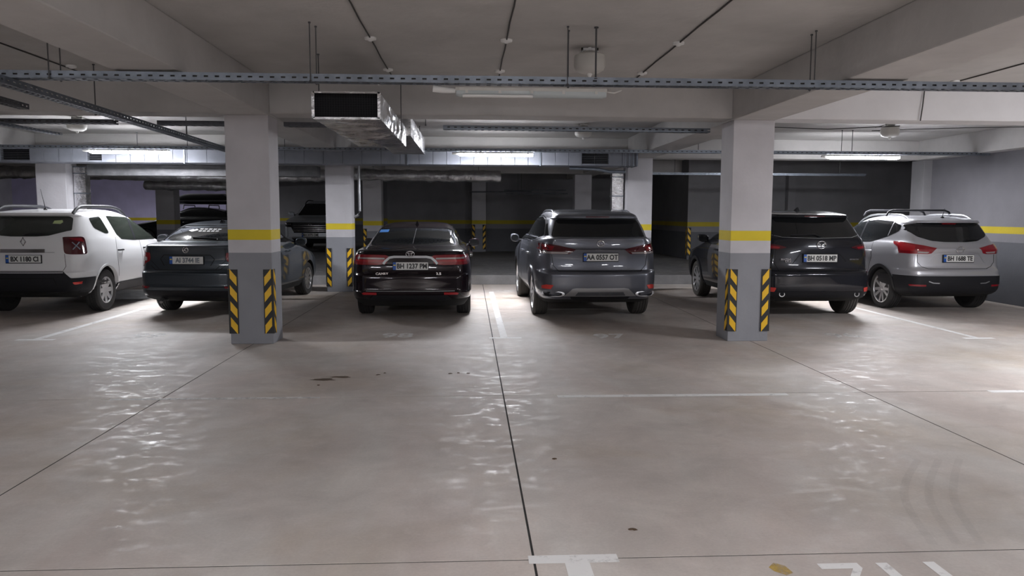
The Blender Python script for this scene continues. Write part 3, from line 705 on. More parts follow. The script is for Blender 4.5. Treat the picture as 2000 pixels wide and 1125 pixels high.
class Car:
    SUB = 4
    def __init__(self, name, label, spec, loc, yaw, paint_m, z=0., group='parked cars'):
        self.s = spec; self.root = empty(name, (loc[0], loc[1], z), math.radians(-yaw)); tag(self.root, label, 'car', group)
        self.paint = paint_m; self.body()
    # body = stacked plan outlines, swept through the height; wheel wells cut out
    def outline(self, row):
        z, yr, w, ar, br, bow = row; s = self.s; L = s['L']
        fz = [a for a, _ in s['front']]; fy = [b for _, b in s['front']]
        yf = float(np.interp(z, fz, fy)); af, bf = min(.22, w * .5), .35; bowf = .10
        tr, tf = s.get('taper', (.03, .05)); pts = []
        for i in range(12):
            x = (w - ar) * i / 12; pts.append((x, yr + bow * (x / w) ** 2))
        ye = yr + bow * ((w - ar) / w) ** 2
        for i in range(11):
            a = PI / 2 * i / 10; pts.append((w - ar + ar * math.sin(a), ye + br * (1 - math.cos(a))))
        yfe = yf - bowf * ((w - af) / w) ** 2
        y0, y1 = ye + br, yfe - bf
        if y1 < y0 + .05: y1 = y0 + .05
        for i in range(1, 27): pts.append((w, y0 + (y1 - y0) * i / 27))
        for i in range(9):
            a = PI / 2 * i / 8; pts.append((w - af + af * math.cos(a), y1 + (yfe - y1) * math.sin(a)))
        for i in range(1, 7):
            x = (w - af) * (1 - i / 6); pts.append((x, yf - bowf * (x / w) ** 2))
        out = []
        for x, y in pts:
            k = 1 - tr * max(0, (1.1 - y) / 1.1) ** 2 - tf * max(0, (y - (L - 1.2)) / 1.2) ** 2
            out.append((x * k, y, z))
        return out
    def body(self):
        s = self.s; rows = np.array(s['rows'], float); n = len(rows)
        t = np.linspace(0, n - 1, (n - 1) * self.SUB + 1)
        R = np.stack([pchip(t, rows[:, c]) for c in range(6)], 1)
        bm = bmesh.new(); grid = []
        for r in R:
            h = self.outline(r); N = len(h)
            right = [bm.verts.new(p) for p in h]
            left = [right[0]] + [bm.verts.new((-p[0], p[1], p[2])) for p in h[1:-1]] + [right[-1]]
            grid.append((right, left))
        for (r0, l0), (r1, l1) in zip(grid, grid[1:]):
            for i in range(N - 1):
                bm.faces.new((r0[i], r0[i + 1], r1[i + 1], r1[i])); bm.faces.new((l0[i + 1], l0[i], l1[i], l1[i + 1]))
        for k, (r, l) in ((0, grid[0]), (1, grid[-1])):
            for i in range(N - 1):
                q = [r[i], r[i + 1], l[i + 1], l[i]]
                q = [v for j, v in enumerate(q) if v not in q[:j]]
                f = bm.faces.new(q)
                if k == 0: f.material_index = 1
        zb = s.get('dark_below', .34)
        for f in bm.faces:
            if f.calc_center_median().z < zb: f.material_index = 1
        bmesh.ops.recalc_face_normals(bm, faces=bm.faces[:])
        if len([1 for f in bm.faces if f.calc_center_median().z > .9 * R[-1][0] and f.normal.z < -.5]) > 5:
            bmesh.ops.reverse_faces(bm, faces=bm.faces[:])
        self.bvh = BVHTree.FromBMesh(bm)
        me = bpy.data.meshes.new('body'); bm.to_mesh(me); bm.free()
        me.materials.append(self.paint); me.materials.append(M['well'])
        o = bpy.data.objects.new('body', me); COL.objects.link(o)
        cb = bmesh.new(); W = s['w']
        for ya in (s['ro'], s['ro'] + s['wb']):
            for sx in (-1, 1):
                bm_lathe(cb, [(s['R'] * s.get('arch', 1.13), sx * (W - .36)), (s['R'] * s.get('arch', 1.13), sx * (W + .2))], 40, 'x', (0, ya, s['R'] * 1.01))
        bmesh.ops.recalc_face_normals(cb, faces=cb.faces[:])
        cm = bpy.data.meshes.new('cut'); cb.to_mesh(cm); cb.free()
        cm.materials.append(self.paint); cm.materials.append(M['well'])
        cm.polygons.foreach_set('material_index', [1] * len(cm.polygons))
        c = bpy.data.objects.new('cut', cm); COL.objects.link(c)
        md = o.modifiers.new('wells', 'BOOLEAN'); md.object = c; md.operation = 'DIFFERENCE'; md.solver = 'EXACT'
        bpy.context.view_layer.update()
        nm = bpy.data.meshes.new_from_object(o.evaluated_get(bpy.context.evaluated_depsgraph_get()))
        o.modifiers.clear(); o.data = nm; nm.name = 'body'
        bpy.data.objects.remove(c)
        nm.shade_smooth(); nm.set_sharp_from_angle(angle=math.radians(32))
        o.parent = self.root; self.bodyo = o
        for ya in (s['ro'], s['ro'] + s['wb']):
            for sx in (-1, 1): self.wheel(ya, sx)
    def wheel(self, ya, sx):
        s = self.s; R = s['R']; tw = s.get('tw', .225); rr = s.get('rim', .24); rm = M[s.get('rimmat', 'alloy')]
        xo = s['w'] - s.get('inset', .025) - tw / 2
        key = 'wheel'
        if not hasattr(self, 'wm'):
            bm = bmesh.new(); h = tw / 2
            pr = [(rr, -h * .7), (rr + .01, -h * .9), (R - .06, -h), (R - .018, -h * .93), (R - .006, -h * .78)]
            for g in (-.55, -.2, .2, .55):
                pr += [(R, (g - .12) * h), (R, (g - .045) * h), (R - .009, (g - .035) * h), (R - .009, (g + .035) * h), (R, (g + .045) * h)]
            pr += [(R - .006, h * .78), (R - .018, h * .93), (R - .06, h), (rr + .01, h * .9), (rr, h * .7)]
            bm_lathe(bm, pr, 44, 'x')
            t_ = obj('wheel', bm, M[s.get('tyremat', 'tyre')], smooth=35)
            bm = bmesh.new(); h = tw / 2
            bm_lathe(bm, [(rr + .004, h * .80), (rr + .002, h * .92), (rr - .012, h * .92), (rr - .018, h * .72), (rr - .004, h * .70)], 44, 'x', cap=False)
            ns = s.get('spokes', 10); sw = s.get('sw', .022)
            for k in range(ns):
                a = 2 * PI * k / ns + (.12 if s.get('twin') and k % 2 else 0)
                for (r0, r1, w0, w1, d0, d1) in ((.03, rr - .008, sw * 1.2, sw, h * .70, h * .84),):
                    v = []
                    for (r_, w_, d_) in ((r0, w0, d0), (r1, w1, d1)):
                        for sg in (-1, 1):
                            for dd in (0, -.03):
                                v.append(bm.verts.new((d_ + dd, math.cos(a) * r_ - math.sin(a) * w_ * sg, math.sin(a) * r_ + math.cos(a) * w_ * sg)))
                    for q in ((0, 2, 6, 4), (1, 5, 7, 3), (0, 4, 5, 1), (2, 3, 7, 6), (0, 1, 3, 2), (4, 6, 7, 5)): bm.faces.new([v[i] for i in q])
            bm_lathe(bm, [(.055, h * .45), (.055, h * .68), (.03, h * .72)], 20, 'x')
            r_ = obj('rim', bm, rm, t_, smooth=35)
            bm = bmesh.new(); bm_lathe(bm, [(rr - .006, h * .70), (rr - .03, -.02), (.02, -.03)], 32, 'x'); obj('wheel_barrel', bm, M['darkalloy'], t_, smooth=35)
            bm = bmesh.new(); bm_lathe(bm, [(.15, .0), (.15, .012), (.05, .014)], 24, 'x', (.0, 0, 0)); obj('brake_disc', bm, M['satin'], t_)
            self.wm = t_; o = t_
        else: o = copy_tree(self.wm)
        o.parent = self.root; o.location = (sx * xo, ya, R); o.rotation_euler = (0, 0, 0 if sx > 0 else PI)
    # --- patches laid on the body skin
    def cast(self, u, v, view):
        if view == 'rear': o, d = Vector((u, -3, v)), Vector((0, 1, 0))
        elif view == 'front': o, d = Vector((u, self.s['L'] + 3, v)), Vector((0, -1, 0))
        elif view == 'right': o, d = Vector((4, u, v)), Vector((-1, 0, 0))
        elif view == 'left': o, d = Vector((-4, u, v)), Vector((1, 0, 0))
        elif view == 'rear_right': o, d = Vector((u * .7071 + 3, u * .7071 - 3, v)), Vector((-.7071, .7071, 0))
        elif view == 'rear_left': o, d = Vector((-u * .7071 - 3, u * .7071 - 3, v)), Vector((.7071, .7071, 0))
        elif view == 'top': o, d = Vector((u, v, 4)), Vector((0, 0, -1))
        h, nrm, i, dist = self.bvh.ray_cast(o, d)
        if h is None:
            e = o + d * (3.3 if view in ('rear', 'front') else 3.2)
            h, nrm, i, dist = self.bvh.find_nearest(e)
        return h, d
    def lay(self, name, bm, m, view, off, depth, parent=None, smooth=40):
        for v in list(bm.verts):
            h, d = self.cast(v.co.x, v.co.y, view); v.co = h - d * off
        be = [e for e in bm.edges if e.is_boundary]
        d = self.cast(0, .8, view)[1]; mp = {}
        for e in be:
            for v in e.verts:
                if v not in mp: mp[v] = bm.verts.new(v.co + d * (off + depth))
        for e in be:
            a, b = e.verts; bm.faces.new((a, b, mp[b], mp[a]))
        return obj(name, bm, m, parent or self.root, smooth=smooth)
    def patch(self, name, poly, m, view='rear', off=.004, depth=.012, parent=None, mirror=False, rnd=0., step=.035):
        out = []
        if rnd: poly = round_poly(poly, rnd)
        for sg in ((1, -1) if mirror else (1,)):
            bm = bmesh.new(); vw = view
            if sg < 0 and view in ('right', 'left'): vw = 'left' if view == 'right' else 'right'
            if sg < 0 and view == 'rear_right': vw = 'rear_left'
            f = bm.faces.new([bm.verts.new(((u * sg if vw in ('rear', 'front', 'top') else u), v, 0)) for u, v in poly])
            bmesh.ops.triangulate(bm, faces=bm.faces[:])
            us = [v.co.x for v in bm.verts]; vs = [v.co.y for v in bm.verts]
            for c, lo, hi in ((0, min(us), max(us)), (1, min(vs), max(vs))):
                k = math.floor(lo / step) + 1
                while k * step < hi:
                    co = Vector((k * step, 0, 0)) if c == 0 else Vector((0, k * step, 0))
                    bmesh.ops.bisect_plane(bm, geom=bm.verts[:] + bm.edges[:] + bm.faces[:], plane_co=co, plane_no=(1, 0, 0) if c == 0 else (0, 1, 0), dist=1e-5); k += 1
            par = parent
            if isinstance(parent, list): par = parent[0 if sg > 0 else 1]
            out.append(self.lay(name, bm, m, vw, off, depth, par))
        return out if mirror else out[0]
    def ribbon(self, name, pts, width, m, view='rear', off=.0015, depth=.004, mirror=False, parent=None, closed=False):
        out = []
        for sg in ((1, -1) if mirror else (1,)):
            vw = view
            if sg < 0 and view in ('right', 'left'): vw = 'left' if view == 'right' else 'right'
            P = [Vector((u * (sg if vw in ('rear', 'front', 'top') else 1), v)) for u, v in pts]
            if closed: P.append(P[0])
            path = []
            for a, b in zip(P, P[1:]):
                q = max(1, int((b - a).length / .025)); path += [a.lerp(b, i / q) for i in range(q)]
            path.append(P[-1]); bm = bmesh.new(); rows = []
            for i, p in enumerate(path):
                t = (path[min(i + 1, len(path) - 1)] - path[max(i - 1, 0)]).normalized(); nn = Vector((-t.y, t.x))
                w = width if not isinstance(width, (tuple, list)) else width[0] + (width[1] - width[0]) * math.sin(PI * i / (len(path) - 1))
                rows.append([bm.verts.new((*(p + nn * w / 2), 0)), bm.verts.new((*(p - nn * w / 2), 0))])
            for A_, B_ in zip(rows, rows[1:]): bm.faces.new((A_[0], A_[1], B_[1], B_[0]))
            out.append(self.lay(name, bm, m, vw, off, depth, parent))
        return out if mirror else out[0]
    def plate(self, txt, x, z, w=.52, h=.113, front=False, frame=True, tcol='ink'):
        L = self.s['L']
        ys = [self.cast(x + dx, z + dz, 'front' if front else 'rear')[0].y for dx in (-.2, 0, .2) for dz in (-.05, .05)]
        y = (max(ys) + .012) if front else (min(ys) - .012)
        sg = -1 if not front else 1
        root = box('number_plate', (x - w / 2 - .008, min(y, y - sg * .03), z - h / 2 - .012), (x + w / 2 + .008, max(y, y - sg * .03), z + h / 2 + .006), M['black'], self.root, bevel=.003)
        box('plate_face', (x - w / 2, min(y, y + sg * .004), z - h / 2), (x + w / 2, max(y, y + sg * .004), z + h / 2), M['plate'], root)
        bx0 = x - w / 2 if not front else x + w / 2 - .045
        box('plate_band', (bx0, min(y, y + sg * .006), z - h / 2), (bx0 + .045, max(y, y + sg * .006), z + h / 2), M['plateblue'], root)
        box('plate_flag', (bx0 + .008, min(y, y + sg * .007), z + .005), (bx0 + .037, max(y, y + sg * .007), z + .02), M['plateyellow'], root)
        text_mesh('plate_text', txt, .102, M[tcol], root, (x + .02 * (1 if not front else -1), y + sg * .0065, z - .004), (PI / 2, 0, PI if front else 0), sx=.86, bold=.0035)
        return root
    def badge(self, name, fn, x, z, m='chrome', view='rear'):
        bm = bmesh.new(); h, d = self.cast(x, z, view); fn(bm)
        for v in bm.verts: v.co = Vector((v.co.x + x, h.y + d.y * -.010 + v.co.y, v.co.z + z))
        return obj(name, bm, M[m], self.root, smooth=50)
    def word(self, txt, x, z, size, m='chrome', sx=1.1):
        h, d = self.cast(x, z, 'rear'); return text_mesh('badge_lettering', txt, size, M[m], self.root, (x, h.y - .012, z), sx=sx, depth=.004, bold=.001)
    def mirror(self, y, z, m=None, w=.20):
        for sx in (1, -1):
            x0 = abs(self.cast(y, z - .03, 'right')[0].x)
            bm = bmesh.new(); bmesh.ops.create_uvsphere(bm, u_segments=16, v_segments=10, radius=1)
            for v in bm.verts:
                c = v.co; p = Vector([math.copysign(abs(k) ** .7, k) for k in c])
                if p.y < -.5: p.y = -.5
                v.co = Vector((sx * (x0 + .13 + p.x * w / 2), y + p.y * .09, z + p.z * .075 + p.x * .01))
            r = obj('side_mirror', bm, [m or self.paint], self.root, smooth=50)
            bm = bmesh.new(); bm_tube(bm, [(sx * (x0 - .04), y + .02, z - .05), (sx * (x0 + .09), y + .01, z - .035)], .022, 8); obj('mirror_stalk', bm, M['black'], r, smooth=50)
            bm = bmesh.new()
            vs = [bm.verts.new((sx * (x0 + .13 + math.cos(a) * w * .42), y - .0475, z + math.sin(a) * .06)) for a in [2 * PI * k / 20 for k in range(20)]]
            bm.faces.new(vs); obj('mirror_glass', bm, M['glass'], r)
    def handles(self, ys, z, m=None):
        for y in ys:
            for sx in (1, -1):
                x0 = abs(self.cast(y, z, 'right')[0].x); bm = bmesh.new()
                bm_tube(bm, [(sx * (x0 - .005), y - .09, z), (sx * (x0 + .03), y - .06, z), (sx * (x0 + .033), y + .06, z), (sx * (x0 - .005), y + .09, z)], .013, 8)
                obj('door_handle', bm, m or self.paint, self.root, smooth=50)
    def rails(self, x, y0, y1, h, m, r=.016):
        for sx in (1, -1):
            pts = []
            for i in range(17):
                t = i / 16; y = y0 + (y1 - y0) * t; xx = x - .02 * math.sin(PI * t)
                zt = self.cast(xx, y, 'top')[0].z
                e = min(1, min(t, 1 - t) * 7)
                pts.append((sx * xx, y, zt - .01 + (h + .01) * math.sin(e * PI / 2)))
            bm = bmesh.new(); bm_tube(bm, pts, r, 8); obj('roof_rail', bm, m, self.root, smooth=50)
    def antenna(self, x, y, fin=True, rod_=0):
        z = self.cast(x, y, 'top')[0].z; bm = bmesh.new()
        if fin:
            a = [(0, -.06, 0), (0, .10, 0), (0, -.045, .06), (0, -.02, .058)]
            v = [bm.verts.new(p) for p in ((-.03, -.07, -.01), (.03, -.07, -.01), (.012, .12, -.01), (-.012, .12, -.01), (-.005, -.06, .055), (.005, -.06, .055), (.003, -.01, .05), (-.003, -.01, .05))]
            for f in ((0, 3, 2, 1), (4, 5, 6, 7), (0, 1, 5, 4), (1, 2, 6, 5), (2, 3, 7, 6), (3, 0, 4, 7)): bm.faces.new([v[i] for i in f])
        else:
            bm_lathe(bm, [(.03, -.01), (.028, .015), (.012, .03)], 12); bm_tube(bm, [(0, 0, .02), (0, -.35 * rod_, rod_)], [.006, .003], 6)
        o = obj('antenna', bm, M['black'], self.root, smooth=40); o.location = (x, y, z)
    def exhaust(self, x, z, rx, rz, square=False, ydep=.05):
        y = self.cast(x, z, 'rear')[0].y
        bm = bmesh.new(); n = 24; rings = []
        for (k, yy) in ((1, .1), (1, -.014), (.78, -.014), (.76, .08)):
            ring = []
            for q in range(n):
                a = 2 * PI * q / n; c, s_ = math.cos(a), math.sin(a)
                if square: c, s_ = math.copysign(abs(c) ** .6, c), math.copysign(abs(s_) ** .8, s_)
                yv = min(y + .16, self.cast(x + rx * .92 * c, z, 'rear')[0].y); ring.append(bm.verts.new((x + rx * k * c, yv + yy, z + rz * (k if k == 1 else k * .9) * s_)))
            rings.append(ring)
        for A_, B_ in zip(rings, rings[1:]):
            for q in range(n): bm.faces.new((A_[q], A_[(q + 1) % n], B_[(q + 1) % n], B_[q]))
        o = obj('exhaust_tip', bm, M['alloy'], self.root, smooth=50)
        bm = bmesh.new(); bm.faces.new([bm.verts.new((x + rx * .8 * math.copysign(abs(math.cos(a)) ** (.6 if square else 1), math.cos(a)), self.cast(x + rx * .8 * math.cos(a), z, 'rear')[0].y - .004, z + rz * .74 * math.sin(a))) for a in [2 * PI * q / 24 for q in range(24)]])
        obj('exhaust_bore', bm, M['void'], o)
    def wiper(self, pts, r=.010):
        bm = bmesh.new(); P = []
        for x, z in pts:
            h, d = self.cast(x, z, 'rear'); P.append(h - d * .022)
        bm_tube(bm, P, r, 8); obj('rear_wiper', bm, M['black'], self.root, smooth=50)
    def cladding(self, ya, r_in, r_out, m):
        for sx in (1, -1):
            bm = bmesh.new(); rows = []; W = self.s['w']
            for k in range(25):
                a = -.15 + (PI + .3) * k / 24; row = []
                for r, dx in ((r_in, -.05), (r_in, .012), (r_out, .014), (r_out, -.04)):
                    y = ya + math.cos(a) * r; z = max(.2, self.s['R'] + math.sin(a) * r)
                    h, d = self.cast(ya + math.cos(a) * r_out, z, 'right'); row.append(bm.verts.new((sx * (abs(h.x) + dx), y, z)))
                rows.append(row)
            for A_, B_ in zip(rows, rows[1:]):
                for q in range(4): bm.faces.new((A_[q], A_[(q + 1) % 4], B_[(q + 1) % 4], B_[q]))
            obj('arch_trim', bm, m, self.root, smooth=40)

def round_poly(P, r, seg=4):
    out = []; n = len(P)
    for i in range(n):
        p = Vector(P[i]); a = Vector(P[i - 1]); b = Vector(P[(i + 1) % n])
        ra = min(r, (a - p).length * .45); rb = min(r, (b - p).length * .45)
        s = p + (a - p).normalized() * ra; e = p + (b - p).normalized() * rb
        for k in range(seg + 1):
            t = k / seg; q = s * (1 - t) ** 2 + p * 2 * t * (1 - t) + e * t * t; out.append((q.x, q.y))
    return out
def ring_fn(rx, rz, t, extra=()):
    def fn(bm):
        bm_tube(bm, [(rx * math.cos(2 * PI * k / 28), 0, rz * math.sin(2 * PI * k / 28)) for k in range(28)], t, 8, closed=True)
        for pts, rr in extra: bm_tube(bm, [(x, 0, z) for x, z in pts], rr, 8)
    return fn
def ell(cx, cz, rx, rz, n=18): return [(cx + rx * math.cos(2 * PI * k / n), cz + rz * math.sin(2 * PI * k / n)) for k in range(n + 1)]

# ---- dark cherry sedan (behind the left column's bay)
SED = dict(L=4.885, w=.92, ro=1.08, wb=2.825, R=.335, rim=.225, spokes=10, taper=(.035, .06), front=[(.19, 4.6), (.3, 4.83), (.5, 4.885), (.7, 4.82), (.8, 4.65), (.9, 4.1), (.98, 3.75), (1.03, 3.5), (1.2, 3.12), (1.355, 2.78), (1.44, 2.6), (1.47, 2.4)],
    rows=[(.19, .45, .80, .18, .3, .05), (.29, .13, .86, .2, .35, .06), (.36, .04, .90, .22, .40, .07), (.445, .0, .915, .22, .42, .08), (.465, .02, .917, .22, .42, .08),
          (.68, .025, .92, .22, .44, .09), (.72, .055, .92, .22, .44, .09), (.85, .075, .908, .2, .42, .09), (.99, .07, .875, .2, .42, .09), (1.035, .045, .845, .2, .4, .09), (1.06, .07, .82, .2, .38, .09),
          (1.09, .33, .765, .17, .32, .08), (1.115, .56, .725, .14, .28, .10), (1.23, .92, .675, .12, .25, .11), (1.36, 1.34, .605, .10, .2, .11), (1.415, 1.60, .55, .12, .2, .1), (1.45, 1.85, .46, .12, .2, .08), (1.468, 2.05, .28, .1, .15, .05)])
c = Car('sedan', 'dark cherry black sedan reversed beside the striped column, chrome garnish over plate', SED, (-.885, 11.4), 0, M['pblack'])
c.patch('rear_window', [(-.665, 1.125), (.665, 1.125), (.60, 1.355), (.52, 1.372), (-.52, 1.372), (-.60, 1.355)], M['glass'], rnd=.03)
c.patch('side_window', [(.95, 1.13), (1.6, 1.09), (3.2, 1.05), (2.8, 1.25), (2.35, 1.375), (1.75, 1.37), (1.25, 1.27)], M['glass'], 'right', mirror=True, rnd=.05)
c.patch('windscreen', [(-.66, 1.06), (.66, 1.06), (.56, 1.38), (-.56, 1.38)], M['glass'], 'front', rnd=.04)
tl = c.patch('tail_light', [(.30, .965), (.36, .995), (.60, 1.0), (.86, 1.0), (.885, .90), (.86, .85), (.50, .845), (.36, .86)], M['red'], mirror=True, rnd=.015, off=.008)
c.patch('light_bar', [(.38, .952), (.80, .96), (.80, .938), (.38, .93)], M['lens'], mirror=True, off=.010, parent=tl)
c.patch('red_band', [(.36, .915), (.84, .92), (.82, .90), (.36, .895)], M['redb'], mirror=True, off=.010, parent=tl)
c.ribbon('chrome_garnish', [(-.40, .862), (-.375, .90), (-.31, .955), (-.24, .968), (.24, .968), (.31, .955), (.375, .90), (.40, .862)], .034, M['satin'], off=.014, depth=.02)
c.plate('BH 1237 PM', .005, .832)
c.badge('emblem', ring_fn(.062, .042, .006, ((ell(0, .005, .022, .036), .005), (ell(0, .018, .042, .016), .005))), 0, 1.012)
c.word('CAMRY', -.42, .715, .05); c.word('2.5', .42, .715, .05, sx=1.3)
c.ribbon('bumper_chrome_strip', [(-.66, .462), (-.5, .460), (.5, .460), (.66, .462)], .014, M['satin'], off=.008)
c.patch('bumper_reflector', [(.50, .44), (.69, .44), (.72, .425), (.70, .405), (.50, .405)], M['redb'], mirror=True, off=.008)
c.patch('lower_valance', [(-.55, .40), (.55, .40), (.62, .33), (.45, .30), (-.45, .30), (-.62, .33)], M['black'], off=.01, rnd=.03)
c.ribbon('boot_gap', [(-.70, .99), (-.66, .84), (-.55, .70), (.55, .70), (.66, .84), (.70, .99)], .007, M['seam'])
c.ribbon('boot_gap', [(-.72, 1.05), (.72, 1.05)], .006, M['seam'])
c.patch('window_sticker', [(-.575, 1.345), (-.43, 1.35), (-.44, 1.31), (-.59, 1.305)], M['bluesticker'], off=.007)
c.mirror(3.0, 1.08); c.handles((1.55, 2.5), .92); c.antenna(0, 1.72)
c.ribbon('window_chrome', [(.85, 1.12), (1.25, 1.285), (1.75, 1.388), (2.35, 1.392)], .012, M['chrome'], 'right', mirror=True)
c.ribbon('wiring_line', [(.01, 1.37), (-.005, 1.13)], .006, M['satin'], off=.006)

# ---- graphite crossover
RX = dict(L=4.89, w=.945, ro=1.08, wb=2.79, R=.372, rim=.27, tw=.235, spokes=10, twin=1, tyremat='tyredusty', taper=(.05, .06), front=[(.24, 4.6), (.5, 4.89), (.75, 4.85), (.9, 4.65), (1.0, 4.1), (1.08, 3.75), (1.13, 3.55), (1.4, 2.95), (1.6, 2.45), (1.7, 2.1)],
    rows=[(.26, .40, .80, .2, .3, .05), (.34, .10, .86, .22, .40, .07), (.41, .03, .91, .24, .45, .08), (.52, .0, .935, .24, .48, .09), (.70, .0, .945, .24, .5, .10), (.755, .025, .945, .24, .5, .10), (.78, .075, .945, .22, .5, .10),
          (.95, .09, .938, .22, .48, .10), (1.075, .075, .918, .22, .46, .11), (1.095, .10, .912, .22, .46, .11), (1.19, .11, .885, .2, .44, .11), (1.245, .105, .835, .17, .38, .11), (1.265, .145, .80, .13, .34, .1),
          (1.42, .29, .75, .12, .3, .1), (1.53, .40, .705, .10, .28, .1), (1.55, .33, .685, .10, .28, .1), (1.59, .335, .66, .10, .28, .1), (1.635, .52, .62, .12, .3, .1), (1.672, .95, .52, .12, .3, .08), (1.69, 1.3, .33, .1, .2, .05)])
c = Car('crossover', 'graphite crossover with slanting tail lights and twin exhausts under lit lamp', RX, (1.94, 11.25), -1.3, M['pgraph'])
c.patch('rear_window', [(-.715, 1.275), (.715, 1.275), (.64, 1.50), (.60, 1.53), (-.60, 1.53), (-.64, 1.50)], M['glass'], rnd=.03)
c.patch('side_window', [(.62, 1.30), (1.05, 1.215), (2.0, 1.17), (3.35, 1.15), (2.9, 1.38), (2.45, 1.545), (1.7, 1.57), (1.05, 1.52), (.8, 1.45)], M['glass'], 'right', mirror=True, rnd=.04)
c.patch('quarter_glass', [(.36, 1.29), (.52, 1.275), (.72, 1.45), (.62, 1.47)], M['glass'], 'right', mirror=True, rnd=.02)
c.ribbon('window_chrome', [(.42, 1.265), (1.05, 1.195), (2.0, 1.152)], .012, M['chrome'], 'right', mirror=True)
c.ribbon('window_chrome', [(.60, 1.29), (.80, 1.475), (1.05, 1.54), (1.7, 1.59), (2.45, 1.565)], .013, M['chrome'], 'right', mirror=True)
c.patch('windscreen', [(-.70, 1.17), (.70, 1.17), (.60, 1.58), (-.60, 1.58)], M['glass'], 'front', rnd=.04)
tl = c.patch('tail_light', [(.36, 1.088), (.62, 1.145), (.885, 1.185), (.93, 1.16), (.92, 1.06), (.86, 1.02), (.46, 1.015)], M['darkred'], mirror=True, rnd=.015, off=.009)
c.patch('lower_lens', [(.47, 1.045), (.86, 1.055), (.84, 1.022), (.49, 1.02)], M['lens'], mirror=True, off=.011, parent=tl)
c.patch('red_core', [(.68, 1.13), (.89, 1.165), (.90, 1.085), (.72, 1.07)], M['red'], mirror=True, off=.011, parent=tl)
c.ribbon('chrome_garnish', [(-.36, 1.083), (.36, 1.083)], .018, M['chrome'], off=.010)
c.ribbon('spoiler_crease', [(-.78, 1.25), (-.4, 1.262), (.4, 1.262), (.78, 1.25)], .010, M['satin'], off=.004)
c.plate('AA 0557 OT', .008, .972)
c.badge('emblem', ring_fn(.054, .042, .006, (([(-.012, .034), (-.022, -.012), (.035, -.016)], .006),)), .006, 1.172)
c.ribbon('tailgate_gap', [(-.72, 1.01), (-.70, .85), (-.62, .765), (.62, .765), (.70, .85), (.72, 1.01)], .008, M['seam'])
c.patch('bumper_reflector', [(.70, .56), (.80, .565), (.86, .545), (.86, .50), (.74, .50)], M['reflector'], mirror=True, off=.01, rnd=.01)
c.patch('diffuser_plate', [(-.545, .39), (-.42, .505), (-.36, .515), (.36, .515), (.42, .505), (.545, .39)], M['satin'], off=.014, depth=.03)
c.patch('diffuser_recess', [(-.38, .40), (-.34, .455), (.34, .455), (.38, .40)], M['zincdark'], off=.017)
for sx in (-1, 1): c.exhaust(sx * .70, .425, .165, .042, True)
c.patch('lower_valance', [(-.45, .385), (.45, .385), (.42, .33), (-.42, .33)], M['black'], off=.012)
c.mirror(3.2, 1.17, M['pgraph'], .16); c.handles((1.5, 2.5), .98); c.rails(.61, .85, 2.6, .022, M['pgraph'], .014)
c.ribbon('door_gap', [(1.75, .45), (1.6, .95), (1.75, 1.2)], .007, M['seam'], 'right', mirror=True)
c.ribbon('door_gap', [(2.75, .4), (2.75, 1.15)], .007, M['seam'], 'right', mirror=True)
c.cladding(1.08, .405, .43, M['pgraph'])
c.patch('high_brake_light', [(-.18, 1.575), (.18, 1.575), (.18, 1.56), (-.18, 1.56)], M['darkred'], off=.004)

# ---- blue-black crossover beside the right column
CX5 = dict(L=4.55, dark_below=.37, w=.92, ro=.92, wb=2.70, R=.355, rim=.25, spokes=10, tyremat='tyredusty', taper=(.05, .06), front=[(.24, 4.3), (.5, 4.55), (.75, 4.5), (.9, 4.3), (1.0, 3.8), (1.08, 3.45), (1.13, 3.2), (1.4, 2.65), (1.6, 2.2), (1.7, 1.9)],
    rows=[(.26, .38, .80, .2, .3, .05), (.34, .09, .86, .22, .38, .07), (.41, .03, .90, .24, .42, .09), (.52, .0, .915, .24, .45, .10), (.70, .0, .92, .24, .46, .11), (.745, .03, .92, .24, .46, .11), (.775, .08, .92, .22, .46, .11),
          (.95, .10, .91, .22, .44, .11), (1.10, .11, .885, .22, .42, .12), (1.20, .13, .85, .2, .4, .13), (1.255, .15, .81, .16, .36, .13), (1.28, .175, .785, .14, .34, .13),
          (1.42, .30, .735, .13, .32, .13), (1.56, .42, .675, .12, .3, .13), (1.575, .34, .66, .12, .3, .14), (1.61, .35, .63, .12, .3, .14), (1.645, .6, .585, .12, .3, .12), (1.675, .95, .48, .12, .3, .1), (1.69, 1.25, .3, .1, .2, .06)])
c = Car('crossover', 'blue-black crossover half hidden behind the striped column, round exhaust tips', CX5, (5.35, 11.37), .5, M['pdark'])
c.patch('rear_window', [(-.70, 1.31), (-.55, 1.275), (0, 1.262), (.55, 1.275), (.70, 1.31), (.62, 1.49), (.56, 1.55), (-.56, 1.55), (-.62, 1.49)], M['glass'], rnd=.04)
c.ribbon('window_trim', [(-.70, 1.305), (-.55, 1.268), (0, 1.254), (.55, 1.268), (.70, 1.305)], .008, M['satin'])
c.patch('side_window', [(.50, 1.36), (.75, 1.25), (1.6, 1.17), (3.0, 1.14), (2.6, 1.36), (2.15, 1.53), (1.4, 1.56), (.8, 1.50)], M['glass'], 'right', mirror=True, rnd=.05)
c.patch('windscreen', [(-.68, 1.16), (.68, 1.16), (.58, 1.57), (-.58, 1.57)], M['glass'], 'front', rnd=.04)
tl = c.patch('tail_light', [(.50, 1.115), (.60, 1.145), (.72, 1.165), (.885, 1.18), (.90, 1.12), (.86, 1.085), (.62, 1.08)], M['darkred'], mirror=True, rnd=.02, off=.009)
c.patch('red_ring', [(.60, 1.12), (.74, 1.14), (.74, 1.10), (.62, 1.095)], M['red'], mirror=True, off=.011, parent=tl, rnd=.015)
c.patch('amber_lens', ell(.80, 1.13, .035, .035)[:-1], M['amber'], mirror=True, off=.012, parent=tl)
c.plate('BH 0518 MP', 0, .952)
